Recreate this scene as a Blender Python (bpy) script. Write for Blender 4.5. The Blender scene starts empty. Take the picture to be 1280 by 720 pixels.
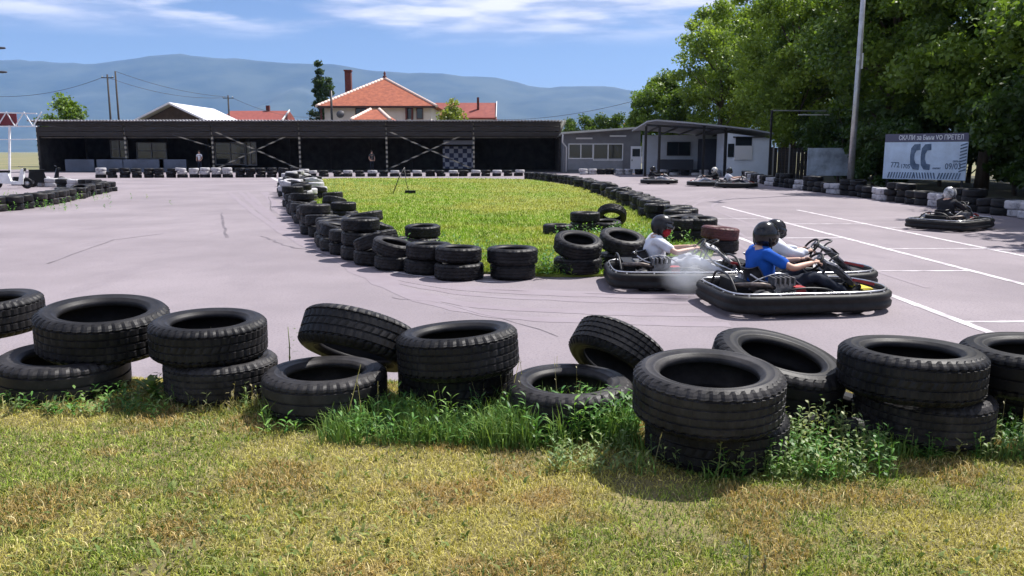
import bpy, bmesh, math, random
import numpy as np
from mathutils import Vector, Matrix, Euler
random.seed(7); RNG = np.random.default_rng(7)
R = math.radians
scene = bpy.context.scene
col = scene.collection

# ------------------------------------------------------------------ camera
FOC, HORIZON, EYE = 1040.0, 190.0, 1.65          # pixels of the 1280 wide photograph, metres
PITCH = math.atan((360 - HORIZON) / FOC)
cam_d = bpy.data.cameras.new('camera'); cam = bpy.data.objects.new('camera', cam_d); col.objects.link(cam)
cam.location = (0, 0, EYE); cam.rotation_euler = (math.pi / 2 - PITCH, 0, 0)
cam_d.sensor_width = 36; cam_d.lens = FOC / 1280 * 36; cam_d.clip_start = 0.05; cam_d.clip_end = 60000
scene.camera = cam
# ------------------------------------------------------------------ sun, sky, exposure
SUN_EL, SUN_AZ = 57.0, 54.0                       # azimuth measured from +Y (away) towards +X (right)
sv = Vector((math.cos(R(SUN_EL)) * math.sin(R(SUN_AZ)), math.cos(R(SUN_EL)) * math.cos(R(SUN_AZ)), math.sin(R(SUN_EL))))
sun_d = bpy.data.lights.new('sun', 'SUN'); sun_d.energy = 5.0; sun_d.angle = R(0.5); sun_d.color = (1.0, 0.955, 0.90)
sun = bpy.data.objects.new('sun', sun_d); col.objects.link(sun)
sun.rotation_euler = sv.to_track_quat('Z', 'Y').to_euler(); sun.location = sv * 50
world = bpy.data.worlds.new('World'); scene.world = world; world.use_nodes = True
def build_world():
    nt = world.node_tree; n = nt.nodes; L = nt.links; n.clear()
    out = n.new('ShaderNodeOutputWorld'); bg = n.new('ShaderNodeBackground'); bg.inputs['Strength'].default_value = 0.055
    sky = n.new('ShaderNodeTexSky'); sky.sky_type = 'NISHITA'; sky.sun_disc = False
    sky.sun_elevation = R(SUN_EL); sky.sun_rotation = R(SUN_AZ); sky.air_density = 1.0; sky.dust_density = 0.3; sky.ozone_density = 4.0
    tc = n.new('ShaderNodeTexCoord'); sep = n.new('ShaderNodeSeparateXYZ'); L.new(tc.outputs['Generated'], sep.inputs[0])
    zz = n.new('ShaderNodeMath'); zz.operation = 'MAXIMUM'; L.new(sep.outputs['Z'], zz.inputs[0]); zz.inputs[1].default_value = 0.0
    za = n.new('ShaderNodeMath'); za.operation = 'ADD'; L.new(zz.outputs[0], za.inputs[0]); za.inputs[1].default_value = 0.06
    dv = n.new('ShaderNodeVectorMath'); dv.operation = 'DIVIDE'; L.new(tc.outputs['Generated'], dv.inputs[0])
    cmb = n.new('ShaderNodeCombineXYZ')
    for i in range(3): L.new(za.outputs[0], cmb.inputs[i])
    L.new(cmb.outputs[0], dv.inputs[1])
    mp = n.new('ShaderNodeMapping'); mp.inputs['Location'].default_value = (2.7, 1.3, 0); mp.inputs['Scale'].default_value = (1.0, 1.25, 0.0); L.new(dv.outputs[0], mp.inputs[0])
    no = n.new('ShaderNodeTexNoise'); no.inputs['Scale'].default_value = 0.95; no.inputs['Detail'].default_value = 8; no.inputs['Roughness'].default_value = 0.5
    L.new(mp.outputs[0], no.inputs['Vector'])
    cr = n.new('ShaderNodeMapRange'); cr.interpolation_type = 'SMOOTHSTEP'; cr.inputs['From Min'].default_value = 0.38; cr.inputs['From Max'].default_value = 0.54
    L.new(no.outputs['Fac'], cr.inputs['Value'])
    el = n.new('ShaderNodeMapRange'); el.interpolation_type = 'SMOOTHSTEP'; el.inputs['From Min'].default_value = 0.115; el.inputs['From Max'].default_value = 0.155
    L.new(sep.outputs['Z'], el.inputs['Value'])
    mu = n.new('ShaderNodeMath'); mu.operation = 'MULTIPLY'; L.new(cr.outputs[0], mu.inputs[0]); L.new(el.outputs[0], mu.inputs[1])
    no2 = n.new('ShaderNodeTexNoise'); no2.inputs['Scale'].default_value = 2.1; no2.inputs['Detail'].default_value = 6; L.new(mp.outputs[0], no2.inputs['Vector'])
    ramp = n.new('ShaderNodeMix'); ramp.data_type = 'RGBA'; ramp.inputs[6].default_value = (5.0, 5.8, 8.2, 1); ramp.inputs[7].default_value = (11.5, 11.2, 12.2, 1)
    sh = n.new('ShaderNodeMapRange'); sh.inputs['From Min'].default_value = 0.40; sh.inputs['From Max'].default_value = 0.62; L.new(no2.outputs['Fac'], sh.inputs['Value'])
    L.new(sh.outputs[0], ramp.inputs[0])
    mix = n.new('ShaderNodeMix'); mix.data_type = 'RGBA'; L.new(mu.outputs[0], mix.inputs[0]); tn = n.new('ShaderNodeMix'); tn.data_type = 'RGBA'; tn.blend_type = 'MULTIPLY'; tn.inputs[0].default_value = 1; tn.inputs[7].default_value = (0.96, 0.93, 1.10, 1); L.new(sky.outputs[0], tn.inputs[6]); L.new(tn.outputs[2], mix.inputs[6]); L.new(ramp.outputs[2], mix.inputs[7])
    L.new(mix.outputs[2], bg.inputs['Color']); L.new(bg.outputs[0], out.inputs['Surface'])
build_world()
scene.view_settings.view_transform = 'Standard'; scene.view_settings.look = 'None'
scene.view_settings.gamma = 1.0; scene.view_settings.use_curve_mapping = False
scene.view_settings.exposure = 0.85
cy = scene.cycles
cy.use_denoising = True; cy.max_bounces = 6; cy.diffuse_bounces = 3; cy.glossy_bounces = 2; cy.transmission_bounces = 3
cy.volume_bounces = 1; cy.transparent_max_bounces = 6; cy.use_adaptive_sampling = True; cy.adaptive_threshold = 0.02
cy.volume_step_rate = 1.0; cy.caustics_reflective = False; cy.caustics_refractive = False

# ------------------------------------------------------------------ from photograph pixels to places on the ground
_F = Vector((0, math.cos(PITCH), -math.sin(PITCH))); _U = Vector((0, math.sin(PITCH), math.cos(PITCH))); _C = Vector((0, 0, EYE))
def ray(px, py): return _F + Vector((1, 0, 0)) * ((px - 640) / FOC) + _U * ((360 - py) / FOC)
def G(px, py, z=0.0):
    d = ray(px, py); return _C + d * ((z - EYE) / d.z)
def AT(px, py, Y):
    d = ray(px, py); return _C + d * (Y / d.y)

# ------------------------------------------------------------------ helpers
def tag(o, label=None, cat=None, group=None, kind=None):
    if label: o['label'] = label
    if cat: o['category'] = cat
    if group: o['group'] = group
    if kind: o['kind'] = kind
    return o
def empty(name, loc=(0, 0, 0), rz=0.0):
    o = bpy.data.objects.new(name, None); col.objects.link(o); o.location = loc; o.rotation_euler = (0, 0, rz); o.empty_display_size = 0.1
    return o
def link_mesh(name, me, mat=None, parent=None, loc=None, rot=None):
    o = bpy.data.objects.new(name, me); col.objects.link(o)
    if mat is not None and len(me.materials) == 0: me.materials.append(mat)
    if parent is not None: o.parent = parent
    if loc is not None: o.location = loc
    if rot is not None: o.rotation_euler = rot
    return o
def copy_tree(o, parent=None):
    c = o.copy(); col.objects.link(c); c.parent = parent
    for ch in list(o.children): copy_tree(ch, c)
    return c

class MB:
    def __init__(s): s.v = []; s.f = []; s.sm = []
    def add(s, vs, fs, smooth=False):
        b = len(s.v); s.v += [tuple(p) for p in vs]; s.f += [tuple(i + b for i in q) for q in fs]; s.sm += [smooth] * len(fs); return s
    def box(s, c, d, m=None):
        x, y, z = [k / 2 for k in d]
        vs = [Vector((sx * x, sy * y, sz * z)) for sz in (-1, 1) for sy in (-1, 1) for sx in (-1, 1)]
        if m is not None: vs = [m @ p for p in vs]
        vs = [p + Vector(c) for p in vs]
        return s.add(vs, [(0, 2, 3, 1), (4, 5, 7, 6), (0, 1, 5, 4), (2, 6, 7, 3), (0, 4, 6, 2), (1, 3, 7, 5)])
    def bar(s, a, b, w, h=None):
        a, b = Vector(a), Vector(b); d = b - a; h = h or w
        q = d.to_track_quat('X', 'Z').to_matrix()
        return s.box((a + b) / 2, (d.length, w, h), q)
    def tube(s, pts, r, n=8, closed=False, cap=True):
        pts = [Vector(p) for p in pts]; N = len(pts); rs = r if isinstance(r, (list, tuple)) else [r] * N
        vs = []; prev = None
        for i, p in enumerate(pts):
            t = (pts[(i + 1) % N] - pts[i - 1]) if (closed or 0 < i < N - 1) else (pts[1] - pts[0] if i == 0 else pts[-1] - pts[-2])
            t.normalize()
            a = prev if prev is not None else (Vector((0, 0, 1)) if abs(t.z) < 0.9 else Vector((1, 0, 0)))
            u = (a - t * a.dot(t)); u = u.normalized() if u.length > 1e-6 else t.orthogonal().normalized()
            prev = u; w = t.cross(u)
            vs += [p + (u * math.cos(2 * math.pi * k / n) + w * math.sin(2 * math.pi * k / n)) * rs[i] for k in range(n)]
        fs = []
        for i in range(N if closed else N - 1):
            j = (i + 1) % N
            fs += [(i * n + k, i * n + (k + 1) % n, j * n + (k + 1) % n, j * n + k) for k in range(n)]
        s.add(vs, fs, True)
        if cap and not closed:
            b = len(s.v) - N * n
            s.f += [tuple(b + k for k in reversed(range(n))), tuple(b + (N - 1) * n + k for k in range(n))]; s.sm += [False, False]
        return s
    def lathe(s, prof, n=24, m=None, smooth=True, closed=False):
        vs = []; P = len(prof)
        for k in range(n):
            a = 2 * math.pi * k / n
            vs += [Vector((r * math.cos(a), r * math.sin(a), z)) for r, z in prof]
        if m is not None: vs = [m @ p for p in vs]
        fs = []
        for k in range(n):
            j = (k + 1) % n
            fs += [(k * P + i, j * P + i, j * P + (i + 1) % P, k * P + (i + 1) % P) for i in range(P if closed else P - 1)]
        return s.add(vs, fs, smooth)
    def prism(s, poly, z0, z1, m=None):
        n = len(poly); vs = [Vector((x, y, z0)) for x, y in poly] + [Vector((x, y, z1)) for x, y in poly]
        if m is not None: vs = [m @ p for p in vs]
        return s.add(vs, [tuple(reversed(range(n))), tuple(range(n, 2 * n))] + [(i, (i + 1) % n, n + (i + 1) % n, n + i) for i in range(n)])
    def mesh(s, name):
        me = bpy.data.meshes.new(name); me.from_pydata(s.v, [], s.f); me.polygons.foreach_set('use_smooth', s.sm); me.update(); return me
    def build(s, name, mat, parent=None, loc=None, rot=None): return link_mesh(name, s.mesh(name), mat, parent, loc, rot)

def np_mesh(name, verts, faces, k, colors=None, smooth=False):
    """verts (N,3), faces (M,k) flat numpy; colors (N,3) -> point attribute 'tint'"""
    me = bpy.data.meshes.new(name); N, M = len(verts), len(faces)
    me.vertices.add(N); me.vertices.foreach_set('co', verts.astype(np.float32).ravel())
    me.loops.add(M * k); me.loops.foreach_set('vertex_index', faces.astype(np.int32).ravel())
    me.polygons.add(M); me.polygons.foreach_set('loop_start', np.arange(0, M * k, k, dtype=np.int32)); me.polygons.foreach_set('loop_total', np.full(M, k, dtype=np.int32))
    if smooth: me.polygons.foreach_set('use_smooth', np.ones(M, dtype=bool))
    me.update(calc_edges=True)
    if colors is not None:
        a = me.attributes.new('tint', 'FLOAT_COLOR', 'POINT')
        a.data.foreach_set('color', np.concatenate([colors, np.ones((N, 1))], 1).astype(np.float32).ravel())
    return me
def vnoise(x, y, seed=0):
    r = np.random.default_rng(seed).random((64, 64)); xi = np.floor(x).astype(int); yi = np.floor(y).astype(int)
    fx = x - xi; fy = y - yi; fx = fx * fx * (3 - 2 * fx); fy = fy * fy * (3 - 2 * fy)
    g = lambda a, b: r[a % 64, b % 64]
    return (g(xi, yi) * (1 - fx) + g(xi + 1, yi) * fx) * (1 - fy) + (g(xi, yi + 1) * (1 - fx) + g(xi + 1, yi + 1) * fx) * fy
def fbm(x, y, seed=0, o=4):
    s = 0; a = 0.5; t = 0
    for i in range(o): s = s + a * vnoise(x * 2 ** i + 7 * i, y * 2 ** i + 3 * i, seed + i); t += a; a *= 0.5
    return s / t

# ------------------------------------------------------------------ materials
MATS = {}
def mat(name, c, rough=0.6, var=0.0, scale=8.0, metal=0.0, bump=0.0, bscale=None, c2=None, spec=0.5, coat=0.0, stretch=None, detail=5):
    if name in MATS: return MATS[name]
    m = bpy.data.materials.new(name); m.use_nodes = True; nt = m.node_tree; n = nt.nodes; L = nt.links
    b = n['Principled BSDF']; b.inputs['Base Color'].default_value = (*c, 1); b.inputs['Roughness'].default_value = rough
    b.inputs['Metallic'].default_value = metal; b.inputs['Specular IOR Level'].default_value = spec; b.inputs['Coat Weight'].default_value = coat
    if var > 0 or c2 is not None or bump > 0:
        tc = n.new('ShaderNodeTexCoord'); src = tc.outputs['Object']
        if stretch:
            mp = n.new('ShaderNodeMapping'); mp.inputs['Scale'].default_value = stretch; L.new(src, mp.inputs[0]); src = mp.outputs[0]
    if var > 0 or c2 is not None:
        no = n.new('ShaderNodeTexNoise'); no.inputs['Scale'].default_value = scale; no.inputs['Detail'].default_value = detail; no.inputs['Roughness'].default_value = 0.6; L.new(src, no.inputs['Vector'])
        mr = n.new('ShaderNodeMapRange'); mr.inputs['From Min'].default_value = 0.36; mr.inputs['From Max'].default_value = 0.64; L.new(no.outputs['Fac'], mr.inputs['Value'])
        mx = n.new('ShaderNodeMix'); mx.data_type = 'RGBA'; L.new(mr.outputs[0], mx.inputs[0])
        d = c2 if c2 is not None else tuple(k * (1 + var) for k in c); a = c if c2 is not None else tuple(k * (1 - var) for k in c)
        mx.inputs[6].default_value = (*a, 1); mx.inputs[7].default_value = (*d, 1); L.new(mx.outputs[2], b.inputs['Base Color'])
    if bump > 0:
        nb = n.new('ShaderNodeTexNoise'); nb.inputs['Scale'].default_value = bscale or scale * 4; nb.inputs['Detail'].default_value = 6; L.new(src, nb.inputs['Vector'])
        bm = n.new('ShaderNodeBump'); bm.inputs['Strength'].default_value = bump; bm.inputs['Distance'].default_value = 0.02; L.new(nb.outputs['Fac'], bm.inputs['Height']); L.new(bm.outputs[0], b.inputs['Normal'])
    MATS[name] = m; return m
def tint_mat(name, rough=0.7, trans=0.25, mulc=(1, 1, 1), spec=0.3):
    m = bpy.data.materials.new(name); m.use_nodes = True; nt = m.node_tree; n = nt.nodes; L = nt.links; b = n['Principled BSDF']; out = n['Material Output']
    at = n.new('ShaderNodeAttribute'); at.attribute_name = 'tint'
    b.inputs['Roughness'].default_value = rough; b.inputs['Specular IOR Level'].default_value = spec
    L.new(at.outputs['Color'], b.inputs['Base Color'])
    tr = n.new('ShaderNodeBsdfTranslucent'); mu = n.new('ShaderNodeMix'); mu.data_type = 'RGBA'; mu.blend_type = 'MULTIPLY'; mu.inputs[0].default_value = 1
    L.new(at.outputs['Color'], mu.inputs[6]); mu.inputs[7].default_value = (1.25, 1.3, 0.55, 1); L.new(mu.outputs[2], tr.inputs['Color'])
    ms = n.new('ShaderNodeMixShader'); ms.inputs[0].default_value = trans; L.new(b.outputs[0], ms.inputs[1]); L.new(tr.outputs[0], ms.inputs[2]); L.new(ms.outputs[0], out.inputs['Surface'])
    MATS[name] = m; return m

M_white = mat('white_paint', (0.72, 0.73, 0.75), 0.5, 0.12, 3, c2=None)
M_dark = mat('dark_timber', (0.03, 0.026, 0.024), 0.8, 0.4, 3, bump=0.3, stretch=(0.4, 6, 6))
M_steel = mat('galvanised_steel', (0.42, 0.43, 0.45), 0.4, 0.15, 6, metal=0.7)
M_black = mat('black_plastic', (0.007, 0.007, 0.008), 0.55, 0.5, 14, bump=0.12, bscale=60, spec=0.25)
M_blackm = mat('black_metal', (0.02, 0.02, 0.022), 0.45, 0.3, 20, metal=0.4)
M_chrome = mat('worn_chrome_tube', (0.55, 0.55, 0.57), 0.28, 0.2, 20, metal=0.9)
M_glass = mat('window_glass', (0.02, 0.025, 0.03), 0.08, spec=0.8)

# ------------------------------------------------------------------ the setting: ground, track, island, verge, mountains
VZ = 0.29
def verge_h(x, y):
    t = np.clip((y - 4.75 - 0.1 * np.sin(x * 1.3)) / 1.35, 0, 1); s = 1 - t * t * (3 - 2 * t)
    return (VZ + (fbm(x * 0.9 + 20, y * 0.9 + 20, 3) - 0.5) * 0.07) * s - 0.03 * (1 - s)
def asphalt():
    m = bpy.data.materials.new('asphalt'); m.use_nodes = True; nt = m.node_tree; n = nt.nodes; L = nt.links; b = n['Principled BSDF']
    tc = n.new('ShaderNodeTexCoord')
    def noise(s, d=6, r=0.6, stretch=None):
        no = n.new('ShaderNodeTexNoise'); no.inputs['Scale'].default_value = s; no.inputs['Detail'].default_value = d; no.inputs['Roughness'].default_value = r
        if stretch:
            mp = n.new('ShaderNodeMapping'); mp.inputs['Scale'].default_value = stretch; L.new(tc.outputs['Object'], mp.inputs[0]); L.new(mp.outputs[0], no.inputs['Vector'])
        else: L.new(tc.outputs['Object'], no.inputs['Vector'])
        return no
    def mixc(fac, a, c, lo, hi):
        mr = n.new('ShaderNodeMapRange'); mr.inputs['From Min'].default_value = lo; mr.inputs['From Max'].default_value = hi; L.new(fac.outputs['Fac'], mr.inputs['Value'])
        mx = n.new('ShaderNodeMix'); mx.data_type = 'RGBA'; L.new(mr.outputs[0], mx.inputs[0])
        for k, v in ((6, a), (7, c)):
            if isinstance(v, tuple): mx.inputs[k].default_value = (*v, 1)
            else: L.new(v, mx.inputs[k])
        return mx.outputs[2]
    c1 = mixc(noise(0.35, 5), (0.183, 0.159, 0.174), (0.242, 0.211, 0.229), 0.36, 0.64)
    c2 = mixc(noise(1.6, 8, 0.7, (1.0, .35, 1.0)), c1, (0.185, 0.16, 0.178), 0.53, 0.72)
    c3 = mixc(noise(42, 4, 0.75), (0.135, 0.118, 0.135), c2, 0.30, 0.50)
    L.new(c3, b.inputs['Base Color']); b.inputs['Roughness'].default_value = 0.85; b.inputs['Specular IOR Level'].default_value = 0.25
    bm = n.new('ShaderNodeBump'); bm.inputs['Strength'].default_value = 0.35; bm.inputs['Distance'].default_value = 0.01; L.new(noise(70, 4).outputs['Fac'], bm.inputs['Height']); L.new(bm.outputs[0], b.inputs['Normal'])
    return m
M_asph = asphalt()
M_soil = mat('dry_soil', (0.10, 0.085, 0.035), 0.95, 0.0, 6, c2=(0.18, 0.15, 0.06), bump=0.6, bscale=60)
M_field = mat('dry_meadow', (0.10, 0.115, 0.045), 0.95, 0.0, 0.05, c2=(0.19, 0.16, 0.08), bump=0.3, bscale=3)
M_isl = mat('island_turf_soil', (0.13, 0.19, 0.022), 0.95, 0.0, 0.9, c2=(0.24, 0.25, 0.05), bump=0.6, bscale=30)
M_line = mat('worn_white_road_paint', (0.62, 0.59, 0.62), 0.8, 0.0, 4.0, c2=(0.28, 0.25, 0.27), detail=11)
M_tar = mat('tar_seam', (0.11, 0.094, 0.108), 0.85, 0.3, 3)

def grid(name, x0, x1, y0, y1, nx, ny, zf, m, **kw):
    xs = np.linspace(x0, x1, nx); ys = np.linspace(y0, y1, ny); Xg, Yg = np.meshgrid(xs, ys); Z = zf(Xg, Yg)
    v = np.stack([Xg, Yg, Z], -1).reshape(-1, 3); i = np.arange((nx - 1) * (ny - 1)); a = (i // (nx - 1)) * nx + i % (nx - 1)
    o = link_mesh(name, np_mesh(name, v, np.stack([a, a + 1, a + 1 + nx, a + nx], 1), 4, smooth=True), m)
    return tag(o, kind='structure', **kw)
MB().add([(-16000, -2500, -0.05), (16000, -2500, -0.05), (16000, 13500, -0.05), (-16000, 13500, -0.05)], [(0, 1, 2, 3)]).build('ground', M_field)
tag(bpy.data.objects['ground'], 'flat dry meadow land reaching to the foot of the mountains', 'ground', kind='structure')
track = MB().add([(-60, 5.2, 0), (13.7, 5.2, 0), (13.7, 46, 0), (16.5, 62, 0), (16.5, 80, 0), (-60, 80, 0)], [(0, 1, 2, 3, 4, 5)]).build('track', M_asph)
tag(track, 'pale sun-bleached asphalt karting track with painted bay lines', 'track', kind='structure')
verge = grid('verge', -16, 16, -6, 6.6, 200, 120, verge_h, M_soil, label='raised dry grass verge in front of the nearest tyres', cat='verge')

# island outline, from the photograph's ground line inside the tyre rows
ISL = [(-0.9, 11.6), (0.6, 11.0), (1.9, 11.4), (3.2, 13.2), (3.45, 15.6), (3.4, 19.3), (3.45, 24.9), (3.3, 31.8), (3.1, 38.9), (1.9, 46), (0.4, 50.6), (-4, 52.2), (-10.5, 52.4), (-11.6, 49), (-10.6, 42), (-8.9, 35), (-7.3, 29.2), (-5.9, 24.4), (-4.5, 20.0), (-3.3, 16.4), (-2.5, 14.0), (-1.7, 12.6)]
def smooth_closed(p, k=4):
    n = len(p); o = []
    for i in range(n):
        a, b, c, d = [Vector(p[(i + j - 1) % n]) for j in range(4)]
        for t in [q / k for q in range(k)]:
            o.append(0.5 * ((2 * b) + (c - a) * t + (2 * a - 5 * b + 4 * c - d) * t * t + (3 * b - a - 3 * c + d) * t ** 3))
    return o
ISLS = [tuple(p) for p in smooth_closed(ISL)]
island = MB().prism(ISLS, -0.02, 0.035).build('island', M_isl); tag(island, 'green grass island enclosed by tyre stacks', 'island', kind='structure')
def inside(x, y, poly):
    x = np.asarray(x); y = np.asarray(y); r = np.zeros(x.shape, bool); n = len(poly)
    for i in range(n):
        (x1, y1), (x2, y2) = poly[i], poly[(i + 1) % n]
        if y1 == y2: continue
        c = ((y1 > y) != (y2 > y)) & (x < (x2 - x1) * (y - y1) / (y2 - y1) + x1); r ^= c
    return r
def strip(name, pts, w, m, z=0.004, jitter=0.0, parent=None):
    pts = [Vector((p[0], p[1], 0)) for p in pts]; vs = []
    for i, p in enumerate(pts):
        t = (pts[min(i + 1, len(pts) - 1)] - pts[max(i - 1, 0)]).normalized(); nrm = Vector((-t.y, t.x, 0)); ww = w * (1 + random.uniform(-jitter, jitter))
        vs += [(p + nrm * ww / 2)[:2] + (z,), (p - nrm * ww / 2)[:2] + (z,)]
    return MB().add(vs, [(2 * i, 2 * i + 1, 2 * i + 3, 2 * i + 2) for i in range(len(pts) - 1)]).build(name, m, parent or track)
# painted bay lines: three long ones running away from the camera and short cross lines
strip('painted_line', [(4.42, 6.6), (4.42, 25.5)], 0.10, M_line)
strip('painted_line', [(6.46, 6.8), (6.46, 25.6)], 0.10, M_line)
strip('painted_line', [(8.22, 8.0), (8.22, 24.0)], 0.10, M_line)
for xa, xb, y in ((4.47, 6.41, 11.55), (4.47, 6.41, 16.1), (4.47, 6.41, 20.8), (6.51, 8.17, 14.3), (6.51, 8.17, 19.3), (8.27, 10.3, 14.1), (8.27, 10.3, 18.4), (4.47, 6.41, 8.02)):
    strip('painted_line', [(xa, y), (xb, y + 0.03)], 0.08, M_line)
strip('edge_line', [G(338, 221), G(352, 228), G(362, 237), G(372, 247), G(378, 256)], 0.22, M_line)
strip('edge_line', [(-1.95, 11.75), (-1.2, 11.05), (-0.6, 10.70), (-0.1, 10.52)], 0.07, M_line)
def crack(px, w=0.035):
    g = [G(*p) for p in px]; pts = []
    for a, b in zip(g[:-1], g[1:]):
        for k in range(6): pts.append(a.lerp(b, k / 6) + Vector((random.uniform(-.03, .03), random.uniform(-.05, .05), 0)))
    strip('crack', pts + [g[-1]], w, M_tar, 0.003, 0.5)
crack([(278, 266), (279, 282), (284, 297)], 0.05); crack([(336, 246), (340, 264)], 0.05)
crack([(325, 295), (345, 302), (366, 310), (392, 313), (430, 324), (470, 336)], 0.045)
crack([(836, 262), (800, 247), (770, 238)], 0.06); crack([(905, 283), (860, 268), (838, 258)], 0.06)
M_skid = mat('rubber_skid_film', (.205, .175, .198), .8, 0, 2.5, c2=(.185, .154, .176), detail=8)
def skid(px, w):
    g = [G(*p) for p in px]; strip('skid_mark', [tuple(q[:2]) for q in spline2([tuple(k[:2]) for k in g])], w, M_skid, 0.0025 + .0004 * random.random(), .35)
def spline2(p, k=8):
    o = []; n = len(p)
    for i in range(n - 1):
        a, b, c, d = [Vector(p[max(0, min(n - 1, i + j - 1))]) for j in range(4)]
        for q in range(k): t = q / k; o.append(0.5 * ((2 * b) + (c - a) * t + (2 * a - 5 * b + 4 * c - d) * t * t + (3 * b - a - 3 * c + d) * t ** 3))
    return o + [Vector(p[-1])]
for dx, dy, w in ((0, 0, .20), (9, 7, .16), (30, 22, .26), (-14, -4, .16), (52, 34, .2)):
    skid([(300 + dx, 240), (335 + dx, 270 + dy * .4), (420 + dx, 322 + dy * .8), (540 + dx, 356 + dy), (700 + dx, 368 + dy), (860 + dx, 372 + dy)], w)
for dx in (0, 16, 40): skid([(880 + dx, 246), (850 + dx, 258), (870 + dx * 1.4, 276), (930 + dx * 2, 310), (1040 + dx * 3, 360)], .11)
crack([(60, 330), (140, 300), (205, 292)], 0.03); crack([(700, 420), (560, 380), (490, 372)], 0.012)

# mountains: a real range nine kilometres off
def mountains():
    prof = [(-900, 118), (-500, 96), (-250, 84), (0, 74), (60, 76), (130, 78), (175, 72), (215, 67), (235, 69), (270, 73), (300, 73), (330, 76), (380, 78), (420, 80), (450, 85), (500, 90), (545, 90), (580, 93), (620, 97), (645, 102), (668, 108), (690, 109), (735, 106), (760, 108), (800, 114), (840, 119), (900, 124), (1000, 128), (1200, 120), (1600, 112), (2200, 126)]
    YC = 9500.0
    xs = np.array([AT(px, 100, YC).x for px, _ in prof]); zs = np.array([AT(640, py, YC).z for _, py in prof])
    def zf(X, Y):
        crest = np.interp(X, xs, zs) * (1 + (fbm(X / 260, X * 0 + 3, 8) - 0.5) * 0.05)
        t = np.clip((Y - 6200) / (YC - 6200), 0, 1); back = np.clip((13000 - Y) / (13000 - YC), 0, 1)
        s = np.where(Y <= YC, t ** 1.25, back)
        spur = (fbm(X / 700 + 3, Y / 1300, 4, 6) - 0.5) * 620 * np.sin(np.pi * t) * np.where(Y <= YC, 1, 0)
        return np.where(Y <= YC, np.maximum(crest * s + spur * np.clip(1.3 - t, 0, 1), 1.0 + 0 * X), crest * s) - 3
    m = mat('forested_slopes', (0.012, 0.026, 0.022), 0.95, 0.0, 0.0022, c2=(0.045, 0.06, 0.045), detail=10)
    grid('mountains', -15500, 15500, 6000, 13200, 260, 90, zf, m, label='long hazy blue forested mountain range on the horizon', cat='mountains')
mountains()
def haze():
    m = bpy.data.materials.new('haze_air'); m.use_nodes = True; n = m.node_tree.nodes; n.remove(n['Principled BSDF'])
    v = n.new('ShaderNodeVolumePrincipled'); v.inputs['Density'].default_value = 4.6e-5; v.inputs['Color'].default_value = (0.25, 0.49, 1.0, 1); v.inputs['Anisotropy'].default_value = 0.0
    m.node_tree.links.new(v.outputs[0], n['Material Output'].inputs['Volume'])
    o = MB().box((0, 5500, 598), (32400, 16500, 1204)).build('haze', m); tag(o, 'thin blue summer haze over the whole valley', 'haze', kind='stuff')
haze()

# ------------------------------------------------------------------ tyres
def rubber(name, c, dust, white=False):
    m = bpy.data.materials.new(name); m.use_nodes = True; nt = m.node_tree; n = nt.nodes; L = nt.links; b = n['Principled BSDF']
    tc = n.new('ShaderNodeTexCoord'); oi = n.new('ShaderNodeObjectInfo'); ad = n.new('ShaderNodeVectorMath'); ad.operation = 'ADD'; L.new(tc.outputs['Object'], ad.inputs[0]); L.new(oi.outputs['Location'], ad.inputs[1])
    no = n.new('ShaderNodeTexNoise'); no.inputs['Scale'].default_value = 5.5; no.inputs['Detail'].default_value = 8; no.inputs['Roughness'].default_value = 0.68; L.new(ad.outputs[0], no.inputs['Vector'])
    mr = n.new('ShaderNodeMapRange'); mr.inputs['From Min'].default_value = 0.42 if not white else 0.5; mr.inputs['From Max'].default_value = 0.72; L.new(no.outputs['Fac'], mr.inputs['Value'])
    mx = n.new('ShaderNodeMix'); mx.data_type = 'RGBA'; mx.inputs[6].default_value = (*c, 1); mx.inputs[7].default_value = (*dust, 1); L.new(mr.outputs[0], mx.inputs[0]); L.new(mx.outputs[2], b.inputs['Base Color'])
    b.inputs['Roughness'].default_value = 0.5; b.inputs['Specular IOR Level'].default_value = 0.17
    nb = n.new('ShaderNodeTexNoise'); nb.inputs['Scale'].default_value = 120; L.new(ad.outputs[0], nb.inputs['Vector'])
    bm = n.new('ShaderNodeBump'); bm.inputs['Strength'].default_value = 0.15; bm.inputs['Distance'].default_value = 0.004; L.new(nb.outputs['Fac'], bm.inputs['Height']); L.new(bm.outputs[0], b.inputs['Normal'])
    return m
RUB = {'black': rubber('tyre_rubber', (0.008, 0.008, 0.0095), (0.026, 0.025, 0.027)),
       'grey': rubber('dusty_tyre_rubber', (0.014, 0.0135, 0.015), (0.05, 0.047, 0.048)),
       'white': rubber('white_painted_tyre', (0.42, 0.41, 0.43), (0.07, 0.065, 0.07), True),
       'red': rubber('faded_red_painted_tyre', (0.09, 0.035, 0.038), (0.025, 0.02, 0.022), True)}
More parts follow.
